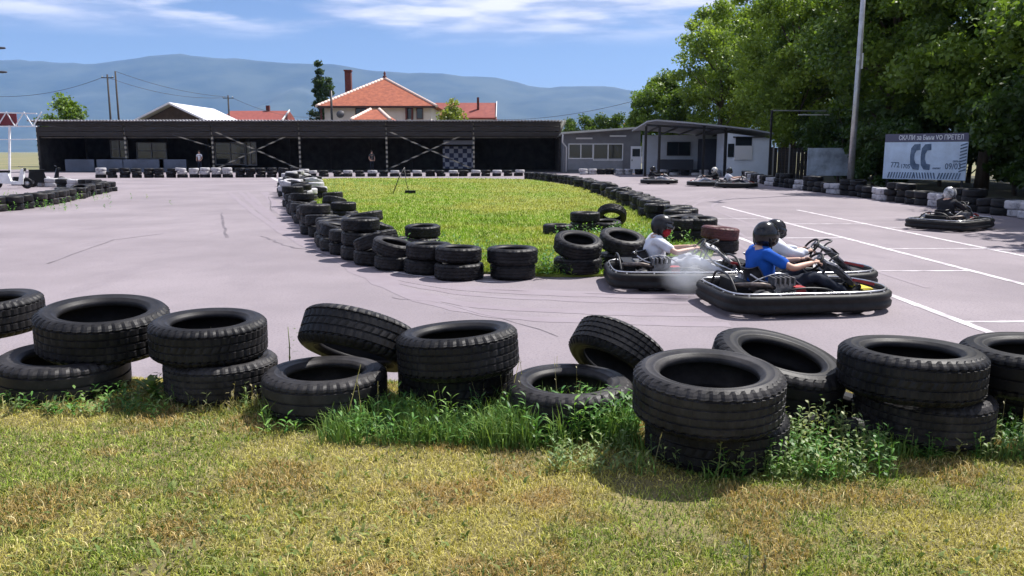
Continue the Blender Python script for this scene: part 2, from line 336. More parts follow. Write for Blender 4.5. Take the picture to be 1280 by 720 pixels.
def tyre_mesh(name, Rr, W, bead, nseg, tread, hi=True):
    h = W / 2
    if hi:
        half = [(bead, -h * .72), (bead + .004, -h * .82), (bead + .012, -h * .84), (bead + .018, -h * .92), (bead + .03, -h * .95), (bead + .033, -h * .925), (bead + .06, -h * .995), (bead + .063, -h), (bead + .066, -h * .98), (Rr - .035, -h * .975), (Rr - .02, -h * .9), (Rr - .008, -h * .8)]
        g = 0.009; lanes = {1: (-.62, -.2, .2, .62), 2: (-.55, 0, .55), 3: (-.66, -.33, 0, .33, .66)}[tread]
        tr = []
        for q in lanes: tr += [(Rr, q * h - .006), (Rr - g, q * h - .004), (Rr - g, q * h + .004), (Rr, q * h + .006)]
        tr = [(Rr - .003, -h * .74)] + tr + [(Rr - .003, h * .74)]
        inn = [(bead - .002, h * .6), (bead + .008, h * .55), (Rr - .05, h * .8), (Rr - .02, h * .55), (Rr - .016, 0), (Rr - .02, -h * .55), (Rr - .05, -h * .8), (bead + .008, -h * .55), (bead - .002, -h * .6)]
    else:
        half = [(bead, -h * .75), (bead + .02, -h * .95), (Rr - .04, -h), (Rr - .01, -h * .8)]
        tr = [(Rr, -h * .55), (Rr - .006, -h * .02), (Rr - .006, h * .02), (Rr, h * .55)]
        inn = [(bead + .01, h * .5), (Rr - .03, h * .6), (Rr - .03, -h * .6), (bead + .01, -h * .5)]
    prof = half + tr + [(r, -z) for r, z in reversed(half)] + inn
    P = len(prof); v = []; nh = len(half); nt_ = len(tr)
    for k in range(nseg):
        a = 2 * math.pi * k / nseg; ca, sa = math.cos(a), math.sin(a)
        wob = 1 + 0.004 * math.sin(2 * a + 1) if hi else 1
        for i, (r, z) in enumerate(prof):
            if hi and (nh - 2 <= i < nh + 3 or nh + nt_ - 3 <= i < nh + nt_ + 2) and k % 3 == 0: r = r - 0.0085
            elif hi and tread != 2 and nh + 3 <= i < nh + nt_ - 3 and k % 3 == (1 if i < nh + nt_ // 2 else 2) and r > Rr - .004: r = r - 0.005
            v.append((r * ca * wob, r * sa, z))
    f = []; sm = []
    for k in range(nseg):
        j = (k + 1) % nseg
        for i in range(P):
            i2 = (i + 1) % P; f.append((k * P + i, j * P + i, j * P + i2, k * P + i2)); sm.append(not (hi and nh - 3 <= i < nh + nt_ + 2))
    me = bpy.data.meshes.new(name); me.from_pydata(v, [], f); me.polygons.foreach_set('use_smooth', sm); me.update(); return me
def with_mat(me, m): c = me.copy(); c.materials.clear(); c.materials.append(m); return c
_hi = [tyre_mesh('tyre_a', .325, .215, .205, 132, 1), tyre_mesh('tyre_b', .325, .205, .195, 120, 2), tyre_mesh('tyre_c', .325, .225, .212, 126, 3)]
_mid = tyre_mesh('tyre_m', .325, .21, .20, 54, 1); _lo = tyre_mesh('tyre_l', .325, .21, .20, 24, 1, False)
TM = {}
for c_, m_ in RUB.items():
    for i, me_ in enumerate(_hi): TM[('hi', i, c_)] = with_mat(me_, m_)
    TM[('mid', 0, c_)] = with_mat(_mid, m_); TM[('lo', 0, c_)] = with_mat(_lo, m_)
TYRES = []
def tyre(pos, rot=(0, 0, 0), size=0.65, colour='black', lod='lo', var=0, label='', group=None):
    TYRES.append(dict(pos=Vector(pos), rot=rot, s=size / 0.65, c=colour, lod=lod, var=var, label=label, group=group))
ORD = lambda n: '%d%s' % (n, 'th' if 10 <= n % 100 <= 20 else {1: 'st', 2: 'nd', 3: 'rd'}.get(n % 10, 'th'))
# --- the nearest row, on the verge, tyre by tyre: pixel of the upper face centre, depth from the camera plane
NG = 'worn tyres lining the grass verge'
def nt_(px, py, z, size, tilt=(0, 0, 0), var=0, colour='black', label='', dx=0, dy=0):
    p = G(px, py, z); tyre((p.x + dx, p.y + dy, z - 0.105 * size / .65), (R(tilt[0]), R(tilt[1]), R(tilt[2])), size, colour, 'hi', var, label, NG)
T0 = VZ
nt_(-20, 372, T0 + .44, .68, (2, -2, 10), 0, label='upper tyre cut by the photo edge beyond the broad-tread tyre')
nt_(-20, 372, T0 + .225, .66, (0, 0, 40), 1, label='lower tyre cut by the photo edge beyond the broad-tread tyre', dy=-.02)
nt_(128, 386, T0 + .44, .74, (5, 3, 80), 2, label='broad ribbed tyre topping the stack behind the dock plant')
nt_(128, 386, T0 + .44, .71, (2, 2, 60), 1, 'grey', label='dusty lower tyre jutting out under the broad ribbed tyre', dx=-.17, dy=-.16); TYRES[-1]['pos'].z -= .225
nt_(260, 398, T0 + .43, .64, (2, 1, 35), 0, label='blocky-tread tyre on top of the first full stack from the dock plant')
nt_(276, 446, T0 + .21, .62, (0, 0, 5), 2, 'grey', label='lower tyre half hidden in dry stalks under the blocky-tread tyre')
nt_(437, 408, T0 + .425, .66, (-27, 12, 20), 0, label='tilted tyre propped with its tread facing the verge, behind the flat open tyre', dx=.02, dy=.16)
nt_(406, 460, T0 + .22, .66, (0, 0, 50), 1, 'grey', label='flat open tyre with a seedling growing out of its hole')
nt_(572, 413, T0 + .43, .645, (-2, -4, 25), 2, label='smooth-sided upper tyre of the stack beside the tilted tyre')
nt_(570, 450, T0 + .215, .64, (0, 0, 75), 0, label='lower tyre of the stack beside the tilted tyre', dy=-.02)
nt_(712, 473, T0 + .21, .65, (2, 0, 10), 1, 'grey', label='flat open tyre behind the tall green weeds')
nt_(772, 430, T0 + .33, .56, (-34, 30, 15), 2, label='steeply leaning tyre wedged behind the tallest stack', dx=.02, dy=.10)
nt_(886, 461, T0 + .415, .66, (4, 0, 0), 2, 'grey', label='widest tyre of the verge, open side up on the tallest stack')
nt_(886, 461, T0 + .415, .64, (0, 0, 33), 0, label='lower tyre almost black in shade under the widest tyre', dx=.06, dy=.07); TYRES[-1]['pos'].z -= .205
nt_(972, 437, T0 + .365, .68, (10, 11, 30), 1, label='tyre tipped open towards the verge between the two big stacks')
nt_(972, 437, T0 + .365, .60, (2, 5, 12), 0, label='small blocky tyre poking out of weeds below the tipped tyre', dx=.19, dy=-.15); TYRES[-1]['pos'].z -= .225
nt_(1140, 434, T0 + .45, .655, (-1, 1, 44), 0, label='upper tyre of the two-tyre stack nearest the tyre cut by the frame')
nt_(1155, 486, T0 + .235, .63, (1, 2, 21), 2, 'grey', label='lower tyre shifted sideways under the upper tyre, beside the frame-cut stack')
nt_(1296, 430, T0 + .44, .67, (0, -2, 0), 1, label='top tyre of the stack cut by the frame beyond the painted line end')
nt_(1300, 470, T0 + .22, .66, (0, 0, 50), 0, label='bottom tyre of the stack cut by the frame beyond the painted line end')

# --- tyre rows: polylines on the ground
def walk(pts, step):
    pts = [Vector((p[0], p[1], 0)) for p in pts]; out = []; d = 0.0
    for a, b in zip(pts[:-1], pts[1:]):
        Ls = (b - a).length
        while d < Ls: out.append(a.lerp(b, d / Ls)); d += step
        d -= Ls
    return out
def row(pts, step, where, group, heights, colours, lod, wob=.06, tilt=4):
    for i, p in enumerate(walk(pts, step)):
        h = heights(i); z = 0.105; off = Vector((random.gauss(0, wob), random.gauss(0, wob), 0))
        if p.y > 30: lod_ = 'lo'
        else: lod_ = lod
        for k in range(h):
            s = random.uniform(.60, .68); c = colours(i, k); last = k == h - 1
            t = tilt if (last and random.random() < .35) else 1.0
            pos = 'only tyre' if h == 1 else ('top tyre' if last else ('bottom tyre' if k == 0 else 'middle tyre'))
            nm = {'black': 'black', 'grey': 'dusty', 'white': 'white-painted', 'red': 'faded red'}[c]
            tyre((p.x + off.x + random.gauss(0, .025), p.y + off.y + random.gauss(0, .025), z), (R(random.gauss(0, t)), R(random.gauss(0, t)), random.uniform(0, 6.28)), s, c, lod_, 0,
                 '%s %s, %s stack %s' % (nm, pos, ORD(i + 1), where), group)
            z += .21 * s / .65 + (.012 if t > 2 else 0.002)
rnd = random.random
blk = lambda i, k: 'grey' if rnd() < .3 else 'black'
# island, near and left side
row([(-0.02, 10.95), (-0.72, 11.05), (-1.25, 11.45), (-1.75, 11.95), (-2.2, 12.7), (-2.75, 13.7), (-3.3, 15.3), (-4.05, 17.4), (-4.85, 19.9), (-5.75, 22.6), (-6.9, 26.6)], .64, 'along the grass island from its near tip towards the shed', 'tyres edging the island beside the open track', lambda i: 2 if i % 7 != 5 else 3, blk, 'mid', .05, 8)
def mixed(i, k): return 'white' if rnd() < .33 else ('grey' if rnd() < .4 else 'black')
row([(-7.1, 27.3), (-8.3, 31.5), (-9.6, 36.5), (-10.9, 42), (-12.1, 47.5), (-12.8, 52)], .75, 'in the untidy far part of the island rim', 'untidy black and white tyres on the far island rim', lambda i: random.choice((2, 2, 3)), mixed, 'lo', .16, 9)
row([(-6.6, 28.6), (-7.9, 33), (-9.4, 39.5), (-10.6, 45)], 1.0, 'in the loose inner line of the far island rim', 'untidy black and white tyres on the far island rim', lambda i: random.choice((1, 2, 2)), mixed, 'lo', .2, 9)
row([(-1.5, 12.9), (-2.1, 14.2), (-2.75, 16.2), (-3.5, 18.6), (-4.4, 21.4), (-5.4, 24.8), (-6.0, 27)], 1.15, 'of the loose inner line inside the island rim', 'loose tyres inside the island rim', lambda i: (1, 1, 2, 1, 2)[i % 5], blk, 'mid', .14, 9)
# island, right side
row([(3.55, 16.2), (3.62, 19.0), (3.7, 22), (3.85, 26), (3.75, 31), (3.6, 36), (3.45, 40)], .66, 'back along the island rim from the white-shirted driver', 'tyres edging the island beside the bay lines', lambda i: 1 if i % 5 == 2 else 2, blk, 'mid', .16, 10)
row([(3.2, 42), (2.6, 46), (1.7, 50), (0.9, 52.4)], .85, 'on the island rim where it bends to the checkered panel', 'tyres on the island bend', lambda i: 2, blk, 'lo', .1, 8)
# single stacks near the right front of the island
def stack(px, py, n, label, size=.65, tilt=(0, 0), colours=('black',), lod='mid', group='loose tyres around the island tip'):
    p = G(px, py); z = .105 * size / .65 + .03
    for k in range(n):
        last = k == n - 1; t = tilt if last else (0, 0); up = .5 * size * abs(math.sin(R(t[0]))) * .55 if last else 0
        tyre((p.x, p.y, z + up), (R(t[0]), R(t[1]), random.uniform(0, 6)), size, colours[k % len(colours)], lod, 0, ('upper ' if last and n > 1 else ('lower ' if n > 1 else '')) + label, group)
        z += .212 * size / .65
stack(722, 343, 2, 'tyre of the open-topped stack beside the smoking kart', .66, (16, 6))
stack(777, 337, 2, 'tyre of the pale-rimmed stack behind the smoking kart', .66, (15, 8), ('black', 'grey'))
stack(731, 291, 2, 'tyre of the lone stack standing in the island grass', .62, (0, 0))
stack(697, 294, 1, 'low tyre lying alone in the island grass beside the lone stack', .60)
stack(757, 291, 1, 'flat tyre under the upright one on the island', .64, (5, 0))
stack(527, 314, 1, 'block tyre on weeds just inside the island tip', .62, (0, 0))
p = G(765, 287); tyre((p.x, p.y + .1, .30), (R(-42), R(6), R(25)), .64, 'black', 'mid', 0, 'tyre standing nearly upright behind the lone island stack', 'loose tyres around the island tip')
p = G(527, 314); tyre((p.x + .02, p.y + .05, .34), (R(3), 0, 1), .60, 'black', 'mid', 0, 'raised tyre on the block tyre inside the island tip', 'loose tyres around the island tip')
stack(812, 322, 1, 'flat tyre hidden behind the white-shirted driver', .64)
stack(850, 303, 2, 'tyre of the dusty stack beyond the white-shirted driver', .66, (4, 0), ('black', 'grey'))
stack(873, 303, 2, 'tyre of the dark stack beyond the steering arms', .66, (3, 0), ('black', 'black'))
stack(899, 316, 2, 'tyre of the corner stack left of the blue shirt', .62, (0, 5), ('black', 'red'))
# far barrier in front of the long shed
def farcol(i, k): return 'white' if (k >= 1 and (i * 7919 % 11) < 5) else 'black'
row([(-26.5, 54.2), (-14.2, 55.4)], .72, 'along the shed barrier from its scooter end', 'black and white tyres before the long shed', lambda i: 3, farcol, 'lo', .04, 2)
def farcol2(i, k): return 'white' if (i * 31 % 9) < 4 and k else 'black'
row([(-13.4, 56.6), (-2, 57.9), (1.2, 58.6)], .78, 'on the barrier between the island and the checkered panel', 'low barrier tyres behind the island', lambda i: 2, farcol2, 'lo', .04, 2)
row([(5.2, 62.2), (9.6, 62.6)], .70, 'on the barrier in front of the low clubhouse', 'tyres before the clubhouse', lambda i: 2, lambda i, k: 'white' if i in (0, 1, 4, 5) else 'black', 'lo', .03, 2)
row([(10.2, 60.6), (15.2, 58.6)], .74, 'on the barrier in front of the canopy', 'tyres before the canopy', lambda i: 2, lambda i, k: random.choice(('white', 'red', 'black', 'black')), 'lo', .05, 3)
row([(15.6, 56), (14.0, 48.5), (13.2, 43)], .85, 'on the barrier between the cabin and the lamp pole', 'tyres between cabin and lamp pole', lambda i: 2, lambda i, k: 'white' if i % 4 == 1 else 'black', 'lo', .05, 3)
row([(13.0, 41.8), (12.95, 34), (12.95, 27), (13.05, 19.5), (13.1, 15)], .68, 'along the shaded tree-side barrier from the lamp pole', 'tyres under the trees', lambda i: 3 if i % 6 in (2, 3) else 2, lambda i, k: 'white' if i % 6 in (0, 1) and k < 2 else 'black', 'lo', .05, 3)
# barrier under the left edge of the picture
row([(-17.2, 35.6), (-16.1, 31.4), (-15.0, 27.6), (-14.4, 24.6), (-14.6, 22)], .66, 'on the outer barrier where the parked scooters stand', 'tyres of the outer barrier', lambda i: 2, blk, 'lo', .05, 5)
row([(-24.5, 42), (-21, 39.4), (-18.2, 37)], .8, 'on the back run of the outer barrier', 'tyres of the outer barrier', lambda i: 2, mixed, 'lo', .12, 8)

def place_tyres():
    for t in TYRES: t['d'] = t['pos'].length / t['s']
    order = sorted(range(len(TYRES)), key=lambda i: TYRES[i]['d'])
    keep = set(order[:298])
    for i, t in enumerate(TYRES):
        if i not in keep: continue
        me = TM[(t['lod'], t['var'], t['c'])]
        o = link_mesh('tyre', me, None, None, t['pos'], t['rot']); o.rotation_mode = 'ZYX'; o.rotation_euler = t['rot']; o.scale = (t['s'],) * 3
        tag(o, t['label'], 'tyre', t['group'])
    for c, nm, lb in (('black', 'distant_black_tyres', 'mass of distant black tyres along the far barriers'), ('white', 'distant_white_tyres', 'mass of distant white-painted tyres along the far barriers')):
        vs = []; fs = []; b = 0
        for i, t in enumerate(TYRES):
            if i in keep or ((t['c'] in ('white', 'red')) != (c == 'white')): continue
            me = _lo; co = np.zeros(len(me.vertices) * 3); me.vertices.foreach_get('co', co); co = co.reshape(-1, 3) * t['s']
            co = co @ np.array(Euler(t['rot'], 'ZYX').to_matrix()).T + np.array(t['pos']); vs.append(co)
            fi = np.zeros(len(me.polygons) * 4, int); me.polygons.foreach_get('vertices', fi); fs.append(fi.reshape(-1, 4) + b); b += len(co)
        if vs:
            o = link_mesh(nm, np_mesh(nm, np.concatenate(vs), np.concatenate(fs), 4, smooth=True), RUB[c]); tag(o, lb, 'tyres', kind='stuff')
place_tyres()
print('TYRES', len(TYRES))

# ------------------------------------------------------------------ grass and weeds
def blades(name, x, y, z, h, w, lean, colr, mat_, parent=None):
    N = len(x); a = RNG.random(N) * 2 * np.pi; b = RNG.random(N) * 2 * np.pi
    ux, uy = np.cos(a), np.sin(a); lx, ly = np.cos(b) * lean, np.sin(b) * lean
    vz = np.sqrt(np.clip(1 - lean ** 2, 0.05, 1)); hw = w / 2
    base = np.stack([x, y, z - .005], 1); side = np.stack([ux * hw, uy * hw, 0 * hw], 1)
    mid = base + np.stack([lx * h * .35, ly * h * .35, vz * h * .62], 1); tip = base + np.stack([lx * h, ly * h, vz * h * (1 - .35 * lean)], 1)
    v = np.stack([base - side, base + side, mid + side * .8, mid - side * .8, tip], 1).reshape(-1, 3)
    k = np.arange(N)[:, None] * 5
    f = np.concatenate([k + np.array([[0, 1, 2]]), k + np.array([[0, 2, 3]]), k + np.array([[3, 2, 4]])], 0)
    c = np.repeat(colr, 5, 0)
    return link_mesh(name, np_mesh(name, v, f, 3, c), mat_, parent)
M_grass = tint_mat('grass_blades', 0.75, 0.22)
M_leaf = tint_mat('leaves', 0.5, 0.38, spec=0.4)
def lerp3(a, b, t): return np.array(a)[None] * (1 - t[:, None]) + np.array(b)[None] * t[:, None]
def lawn():
    N = 420000
    y = 1.9 + (5.35 - 1.9) * RNG.random(N) ** 1.15; x = (RNG.random(N) * 2 - 1) * (y * .68 + .35); z = verge_h(x, y)
    n1 = fbm(x * 1.1 + 11, y * 1.1 + 5, 21); n2 = fbm(x * 3.2, y * 3.2, 31); n3 = fbm(x * 7, y * 7, 41)
    green = np.clip((n1 - .47) * 4.2 + (n2 - .5) * 2.8 + .55 + np.clip(x - .4, 0, 3) * .14, 0, 1)
    dry = np.clip((n2 - .52) * 6 + (n3 - .5) * 2.5, 0, 1)
    r = RNG.random(N)
    c = lerp3((.455, .405, .115), (.25, .325, .048), green)
    c = c * (1 - dry[:, None] * .75) + np.array((.42, .255, .11))[None] * dry[:, None] * .75
    pale = (r < .09)[:, None]; c = np.where(pale, np.array((.62, .53, .27))[None], c)
    dk = ((r > .80) & (green > .3))[:, None]; c = np.where(dk, np.array((.08, .14, .028))[None], c)
    c = c * (.45 + .95 * RNG.random(N))[:, None]
    bare = fbm(x * 1.7 + 40, y * 1.7, 65) > .70; keep = ((n3 + RNG.random(N) * .5) > .40) & (~bare | (RNG.random(N) < .5))
    h = (.015 + .038 * RNG.random(N) ** 1.8) * (.6 + .8 * n2); w = .0022 + .003 * RNG.random(N); lean = .4 + .58 * RNG.random(N)
    s = keep
    o = blades('lawn_grass', x[s], y[s], z[s], h[s], w[s], lean[s], c[s], M_grass); tag(o, 'short half-dry grass covering the verge', 'grass', kind='stuff')
    # broad low rosette leaves in the turf
    N = 5200; y = 2.1 + 2.5 * RNG.random(N); x = (RNG.random(N) * 2 - 1) * (y * .66 + .2); z = verge_h(x, y)
    c = lerp3((.10, .16, .035), (.22, .24, .07), RNG.random(N))
    keep = fbm(x * 2 + 9, y * 2, 77) > .53
    o = blades('turf_herbs', x[keep], y[keep], z[keep], .03 + .04 * RNG.random(keep.sum()), .010 + .010 * RNG.random(keep.sum()), .6 + .35 * RNG.random(keep.sum()), c[keep], M_grass); tag(o, 'broad-leaved herbs scattered through the verge turf', 'herbs', kind='stuff')
def verge_tall():
    X_, Y_, Z_, H_, C_ = [], [], [], [], []
    for x0, x1, y0, y1, n, h in ((330, 800, 508, 556, 7000, .17), (600, 800, 522, 560, 3000, .23), (0, 330, 486, 515, 1700, .10), (790, 900, 560, 596, 700, .12), (880, 1120, 556, 602, 1600, .12), (1100, 1290, 530, 575, 1600, .13)):
        k = RNG.random((n, 4)); px = x0 + (x1 - x0) * k[:, 0]; py = y0 + (y1 - y0) * k[:, 1]
        g = np.array([tuple(G(a, b, VZ)) for a, b in zip(px, py)]); cl = fbm(g[:, 0] * 6, g[:, 1] * 6, 91) > .46
        g = g[cl]; m = len(g); X_.append(g[:, 0]); Y_.append(g[:, 1]); Z_.append(verge_h(g[:, 0], g[:, 1])); H_.append(h * (.35 + .8 * RNG.random(m)))
        C_.append(lerp3((.07, .16, .035), (.20, .29, .07), RNG.random(m)) if x0 > 320 else lerp3((.16, .19, .07), (.36, .31, .14), RNG.random(m)))
    X_, Y_, Z_, H_ = map(np.concatenate, (X_, Y_, Z_, H_)); n = len(X_)
    o = blades('tall_grass', X_, Y_, Z_, H_, .004 + .004 * RNG.random(n), .15 + .6 * RNG.random(n), np.concatenate(C_), M_grass); tag(o, 'taller rank grass at the feet of the nearest tyres', 'grass', kind='stuff')
lawn(); verge_tall()
def isl_grass():
    N = 400000
    u = RNG.random(N); y = 10.8 + 42 * u ** 2.0; x = -12.5 + 16.8 * RNG.random(N)
    s = inside(x, y, ISLS) & (RNG.random(N) < np.clip(16 / y, .25, 1) * 1.1); x, y = x[s], y[s]; n = len(x)
    n1 = fbm(x * .35 + 3, y * .25, 51); n2 = fbm(x * 1.4, y * 1.2, 52)
    dry = np.clip((n1 - .45) * 4 + (y - 24) * .022 + (n2 - .5) * 2.4, 0, 1)
    c = lerp3((.20, .325, .026), (.38, .38, .09), dry) * (.6 + .75 * RNG.random(n))[:, None]
    fl = RNG.random(n) < .02; c[fl] = (.42, .40, .10); n3 = fbm(x * 3.1 + 5, y * 2.2, 58); c[n3 > .62] *= .65
    h = (.035 + .075 * RNG.random(n) ** 2) * (1 + .5 * (n2 - .5)); w = (.006 + .006 * RNG.random(n)) * (1 + y / 30)
    o = blades('island_grass', x, y, np.full(n, .03), h * 1.1, w, .25 + .55 * RNG.random(n), c, M_grass); tag(o, 'bright green meadow grass covering the island', 'grass', kind='stuff')
isl_grass()

def leaf_fan(V, Fc, C, p, d, L, W, colr, droop=.35):
    """one lance-shaped leaf of 6 verts from p along d"""
    d = d.normalized(); s = d.cross(Vector((0, 0, 1))); s = s.normalized() if s.length > .05 else Vector((1, 0, 0)); up = s.cross(d)
    b = len(V)
    q = [p, p + d * L * .35 + s * W * .5 + up * .1 * W, p + d * L * .35 - s * W * .5 + up * .1 * W, p + d * L * .72 + s * W * .38 - Vector((0, 0, droop * L * .25)), p + d * L * .72 - s * W * .38 - Vector((0, 0, droop * L * .25)), p + d * L - Vector((0, 0, droop * L * .7))]
    V += q; C += [colr] * 6; Fc += [(b, b + 1, b + 2), (b + 1, b + 3, b + 4), (b + 1, b + 4, b + 2), (b + 3, b + 5, b + 4)]
def weed_plant(V, Fc, C, p, h, n, L, W, base, up=.6, stem=True):
    ang = rnd() * 6.28; top = p + Vector((random.gauss(0, .15) * h, random.gauss(0, .15) * h, h))
    if stem:
        b = len(V); s = Vector((math.cos(ang), math.sin(ang), 0)) * .0022; V += [p - s, p + s, top + s * .5, top - s * .5]; C += [tuple(k * .9 for k in base)] * 4; Fc += [(b, b + 1, b + 2), (b, b + 2, b + 3)]
    for k in range(n):
        t = (k + .6) / n; a = ang + k * 2.4; q = p.lerp(top, t * .97)
        d = Vector((math.cos(a), math.sin(a), up * random.uniform(.5, 1.5)))
        f = random.uniform(.65, 1.35); cc = tuple(min(1, k_ * f) for k_ in base)
        leaf_fan(V, Fc, C, q, d, L * random.uniform(.6, 1.2) * (1.1 - .5 * t), W * random.uniform(.7, 1.2), cc)
def tri_obj(name, V, Fc, C, m, parent=None):
    return link_mesh(name, np_mesh(name, np.array([tuple(p) for p in V]), np.array(Fc), 3, np.array(C)), m, parent)
def zv(x, y): return float(verge_h(np.array(x), np.array(y)))
def weeds():
    V, Fc, C = [], [], []
    def patch(pxs, pys, n, h, L, W, cols, nl=(5, 9), up=.7):
        for _ in range(n):
            p = G(random.uniform(*pxs), random.uniform(*pys), VZ); p.z = zv(p.x, p.y) - .005
            weed_plant(V, Fc, C, p, random.uniform(*h), random.randint(*nl), L, W, random.choice(cols), up)
    lush = [(.08, .20, .04), (.11, .25, .05), (.06, .16, .04), (.17, .30, .07)]
    pale = [(.17, .24, .09), (.21, .28, .10), (.11, .19, .06), (.28, .31, .13)]
    dryc = [(.30, .26, .14), (.24, .20, .10), (.12, .15, .06)]
    patch((440, 790), (515, 556), 240, (.06, .19), .09, .011, lush)
    patch((640, 790), (530, 556), 80, (.12, .24), .10, .014, lush, (7, 11))
    patch((330, 480), (506, 545), 90, (.05, .13), .08, .012, lush)
    patch((200, 345), (485, 515), 110, (.04, .16), .06, .008, dryc + pale, (4, 7), 1.0)
    patch((0, 210), (485, 520), 120, (.04, .12), .07, .014, pale + lush)
    patch((690, 880), (560, 592), 110, (.04, .15), .055, .010, pale, (5, 8))
    patch((880, 1110), (558, 604), 250, (.06, .20), .055, .013, pale + lush[:2], (7, 11))
    patch((960, 1060), (548, 570), 45, (.12, .24), .05, .014, pale, (8, 12))
    patch((1100, 1280), (530, 575), 190, (.04, .15), .06, .012, pale + lush, (6, 9))
    for xs, ys, n in (((560, 720), (500, 525), 14), ((215, 300), (480, 500), 14), ((800, 900), (560, 590), 10), ((1200, 1280), (520, 560), 10), ((430, 640), (500, 540), 12)):
        patch(xs, ys, n, (.2, .36), .03, .006, [(.33, .30, .17)], (3, 5), 1.4)
    o = tri_obj('weeds', V, Fc, C, M_leaf); tag(o, 'tangled green weeds growing along the feet of the nearest tyres', 'weeds', kind='stuff')
    V, Fc, C = [], [], []                              # weeds in and around the island tyres
    for px, py, n, s in ((535, 313, 40, .5), (700, 338, 45, .45), (690, 345, 30, .3), (815, 308, 60, .6), (790, 300, 40, .6), (430, 233, 60, 1.4), (425, 240, 30, 1.2), (770, 300, 30, .5), (610, 325, 30, .5), (60, 250, 60, 1.5), (30, 262, 50, 1.2)):
        for _ in range(n):
            p = G(px, py) + Vector((random.gauss(0, s), random.gauss(0, s * .5), .02)); weed_plant(V, Fc, C, p, random.uniform(.1, .34), 7, .13, .03, random.choice(lush + [(.16, .24, .05)]), .7)
    o = tri_obj('island_weeds', V, Fc, C, M_leaf); tag(o, 'tufts of taller weeds among the island tyres', 'weeds', kind='stuff')
    def single(name, label, cat, p, h, n, L, W, base, up, group=None):
        V, Fc, C = [], [], []; weed_plant(V, Fc, C, Vector((0, 0, 0)), h, n, L, W, base, up, False); root = empty(name, p); tag(root, label, cat, group)
        tri_obj('leaf_tuft', V, Fc, C, M_leaf, root); MB().tube([(0, 0, -.02), (.004, .002, h * .5), (0, 0, h)], [.004, .0035, .002], 6).build('stem', mat('weed_stem', (.16, .19, .07), .7), root); return root
    p = G(190, 500, VZ); single('dock_plant', 'broad-leaved dock plant rising against the shaded tyres', 'plant', p, .10, 15, .17, .042, (.10, .16, .045), 1.0)
    p = G(120, 498, VZ); single('dock_plant', 'smaller dock plant with drooping leaves on the verge edge', 'plant', p, .05, 10, .12, .035, (.08, .13, .04), .7)
    p = G(363, 478, VZ); p.z = VZ + .12; single('seedling', 'thin seedling growing up inside the flat open tyre', 'plant', p, .22, 9, .05, .012, (.10, .13, .06), .5)
    p = G(935, 716, VZ); single('thistle', 'grey-green thistle bud standing in the nearest turf', 'plant', p, .115, 7, .035, .016, (.20, .22, .12), 2.2)
    p = G(955, 719, VZ); single('seed_head', 'small brown seed head beside the thistle bud', 'plant', p, .07, 5, .02, .010, (.17, .11, .06), 3)
weeds()

# ------------------------------------------------------------------ trees
M_bark = mat('bark', (0.09, 0.07, 0.05), 0.9, 0.4, 6, bump=0.6, stretch=(1, 1, .25))
def crown_mesh(name, H, rx, z0, nclump, nleaf, ls, cdark, clight, seed, top=1.0, shape='round', cr=.27):
    g = np.random.default_rng(seed); cc = []
    while len(cc) < nclump:
        p = g.uniform(-1, 1, 3); r = np.linalg.norm(p)
        if r > 1 or r < .35: continue
        zz = (p[2] + 1) / 2; prof = {'round': np.sin(np.pi * np.clip(zz * .88 + .10, 0, 1)) ** .6, 'spire': min(1.0, 2.6 * (1 - zz)) ** .6 + .05}[shape]
        cc.append((p[0] * rx * prof * g.uniform(.75, 1.12), p[1] * rx * prof * g.uniform(.75, 1.12), z0 + zz * (H - z0), g.uniform(.5, 1.15), g.random()))
    cc = np.array(cc); idx = g.integers(0, nclump, nleaf); c = cc[idx]
    rad = (rx * cr) * c[:, 3]
    d = g.normal(size=(nleaf, 3)); d /= np.linalg.norm(d, axis=1)[:, None]; rr = g.random(nleaf) ** .45
    pos = c[:, :3] + d * (rad * rr)[:, None] * np.array([1, 1, .7])
    nrm = d * .45 + g.normal(size=(nleaf, 3)) * .8 + np.array([0, 0, .35]); nrm /= np.linalg.norm(nrm, axis=1)[:, None]
    t = np.cross(nrm, g.normal(size=(nleaf, 3))); t /= np.linalg.norm(t, axis=1)[:, None]; b = np.cross(nrm, t)
    L = (ls * g.uniform(.55, 1.3, nleaf))[:, None]
    v = np.stack([pos - t * L * .5, pos + b * L * .3 - nrm * L * .08, pos + t * L * .5 - nrm * L * .12, pos - b * L * .3 - nrm * L * .08], 1).reshape(-1, 3)
    f = np.arange(nleaf * 4).reshape(-1, 4)
    k = np.clip(c[:, 4] * .6 + g.random(nleaf) * .5, 0, 1); colr = lerp3(cdark, clight, k)
    return np_mesh(name, v, f, 4, np.repeat(colr, 4, 0)), cc
def trunk_mb(H, r, cc, nl, seed, z0):
    g = random.Random(seed); m = MB(); pts = [(0, 0, -.1)]; x = y = 0
    for k in range(1, 6): x += g.uniform(-.12, .12); y += g.uniform(-.12, .12); pts.append((x, y, H * .75 * k / 5))
    m.tube(pts, [r * (1.25 - .2 * k) if k else r * 1.5 for k in range(6)], 9)
    for q in g.sample(range(len(cc)), min(nl, len(cc))):
        c = Vector(cc[q][:3]); h = max(z0 * .6, min(c.z * .65, H * .7)); s = Vector((0, 0, h)); i = min(4, int(h / (H * .75) * 5)); s = Vector(pts[i]).lerp(Vector(pts[i + 1]), .5)
        mid = s.lerp(c, .5) + Vector((g.uniform(-.3, .3), g.uniform(-.3, .3), g.uniform(0, .5)))
        m.tube([s, mid, c], [r * .42, r * .25, r * .08], 5)
    return m
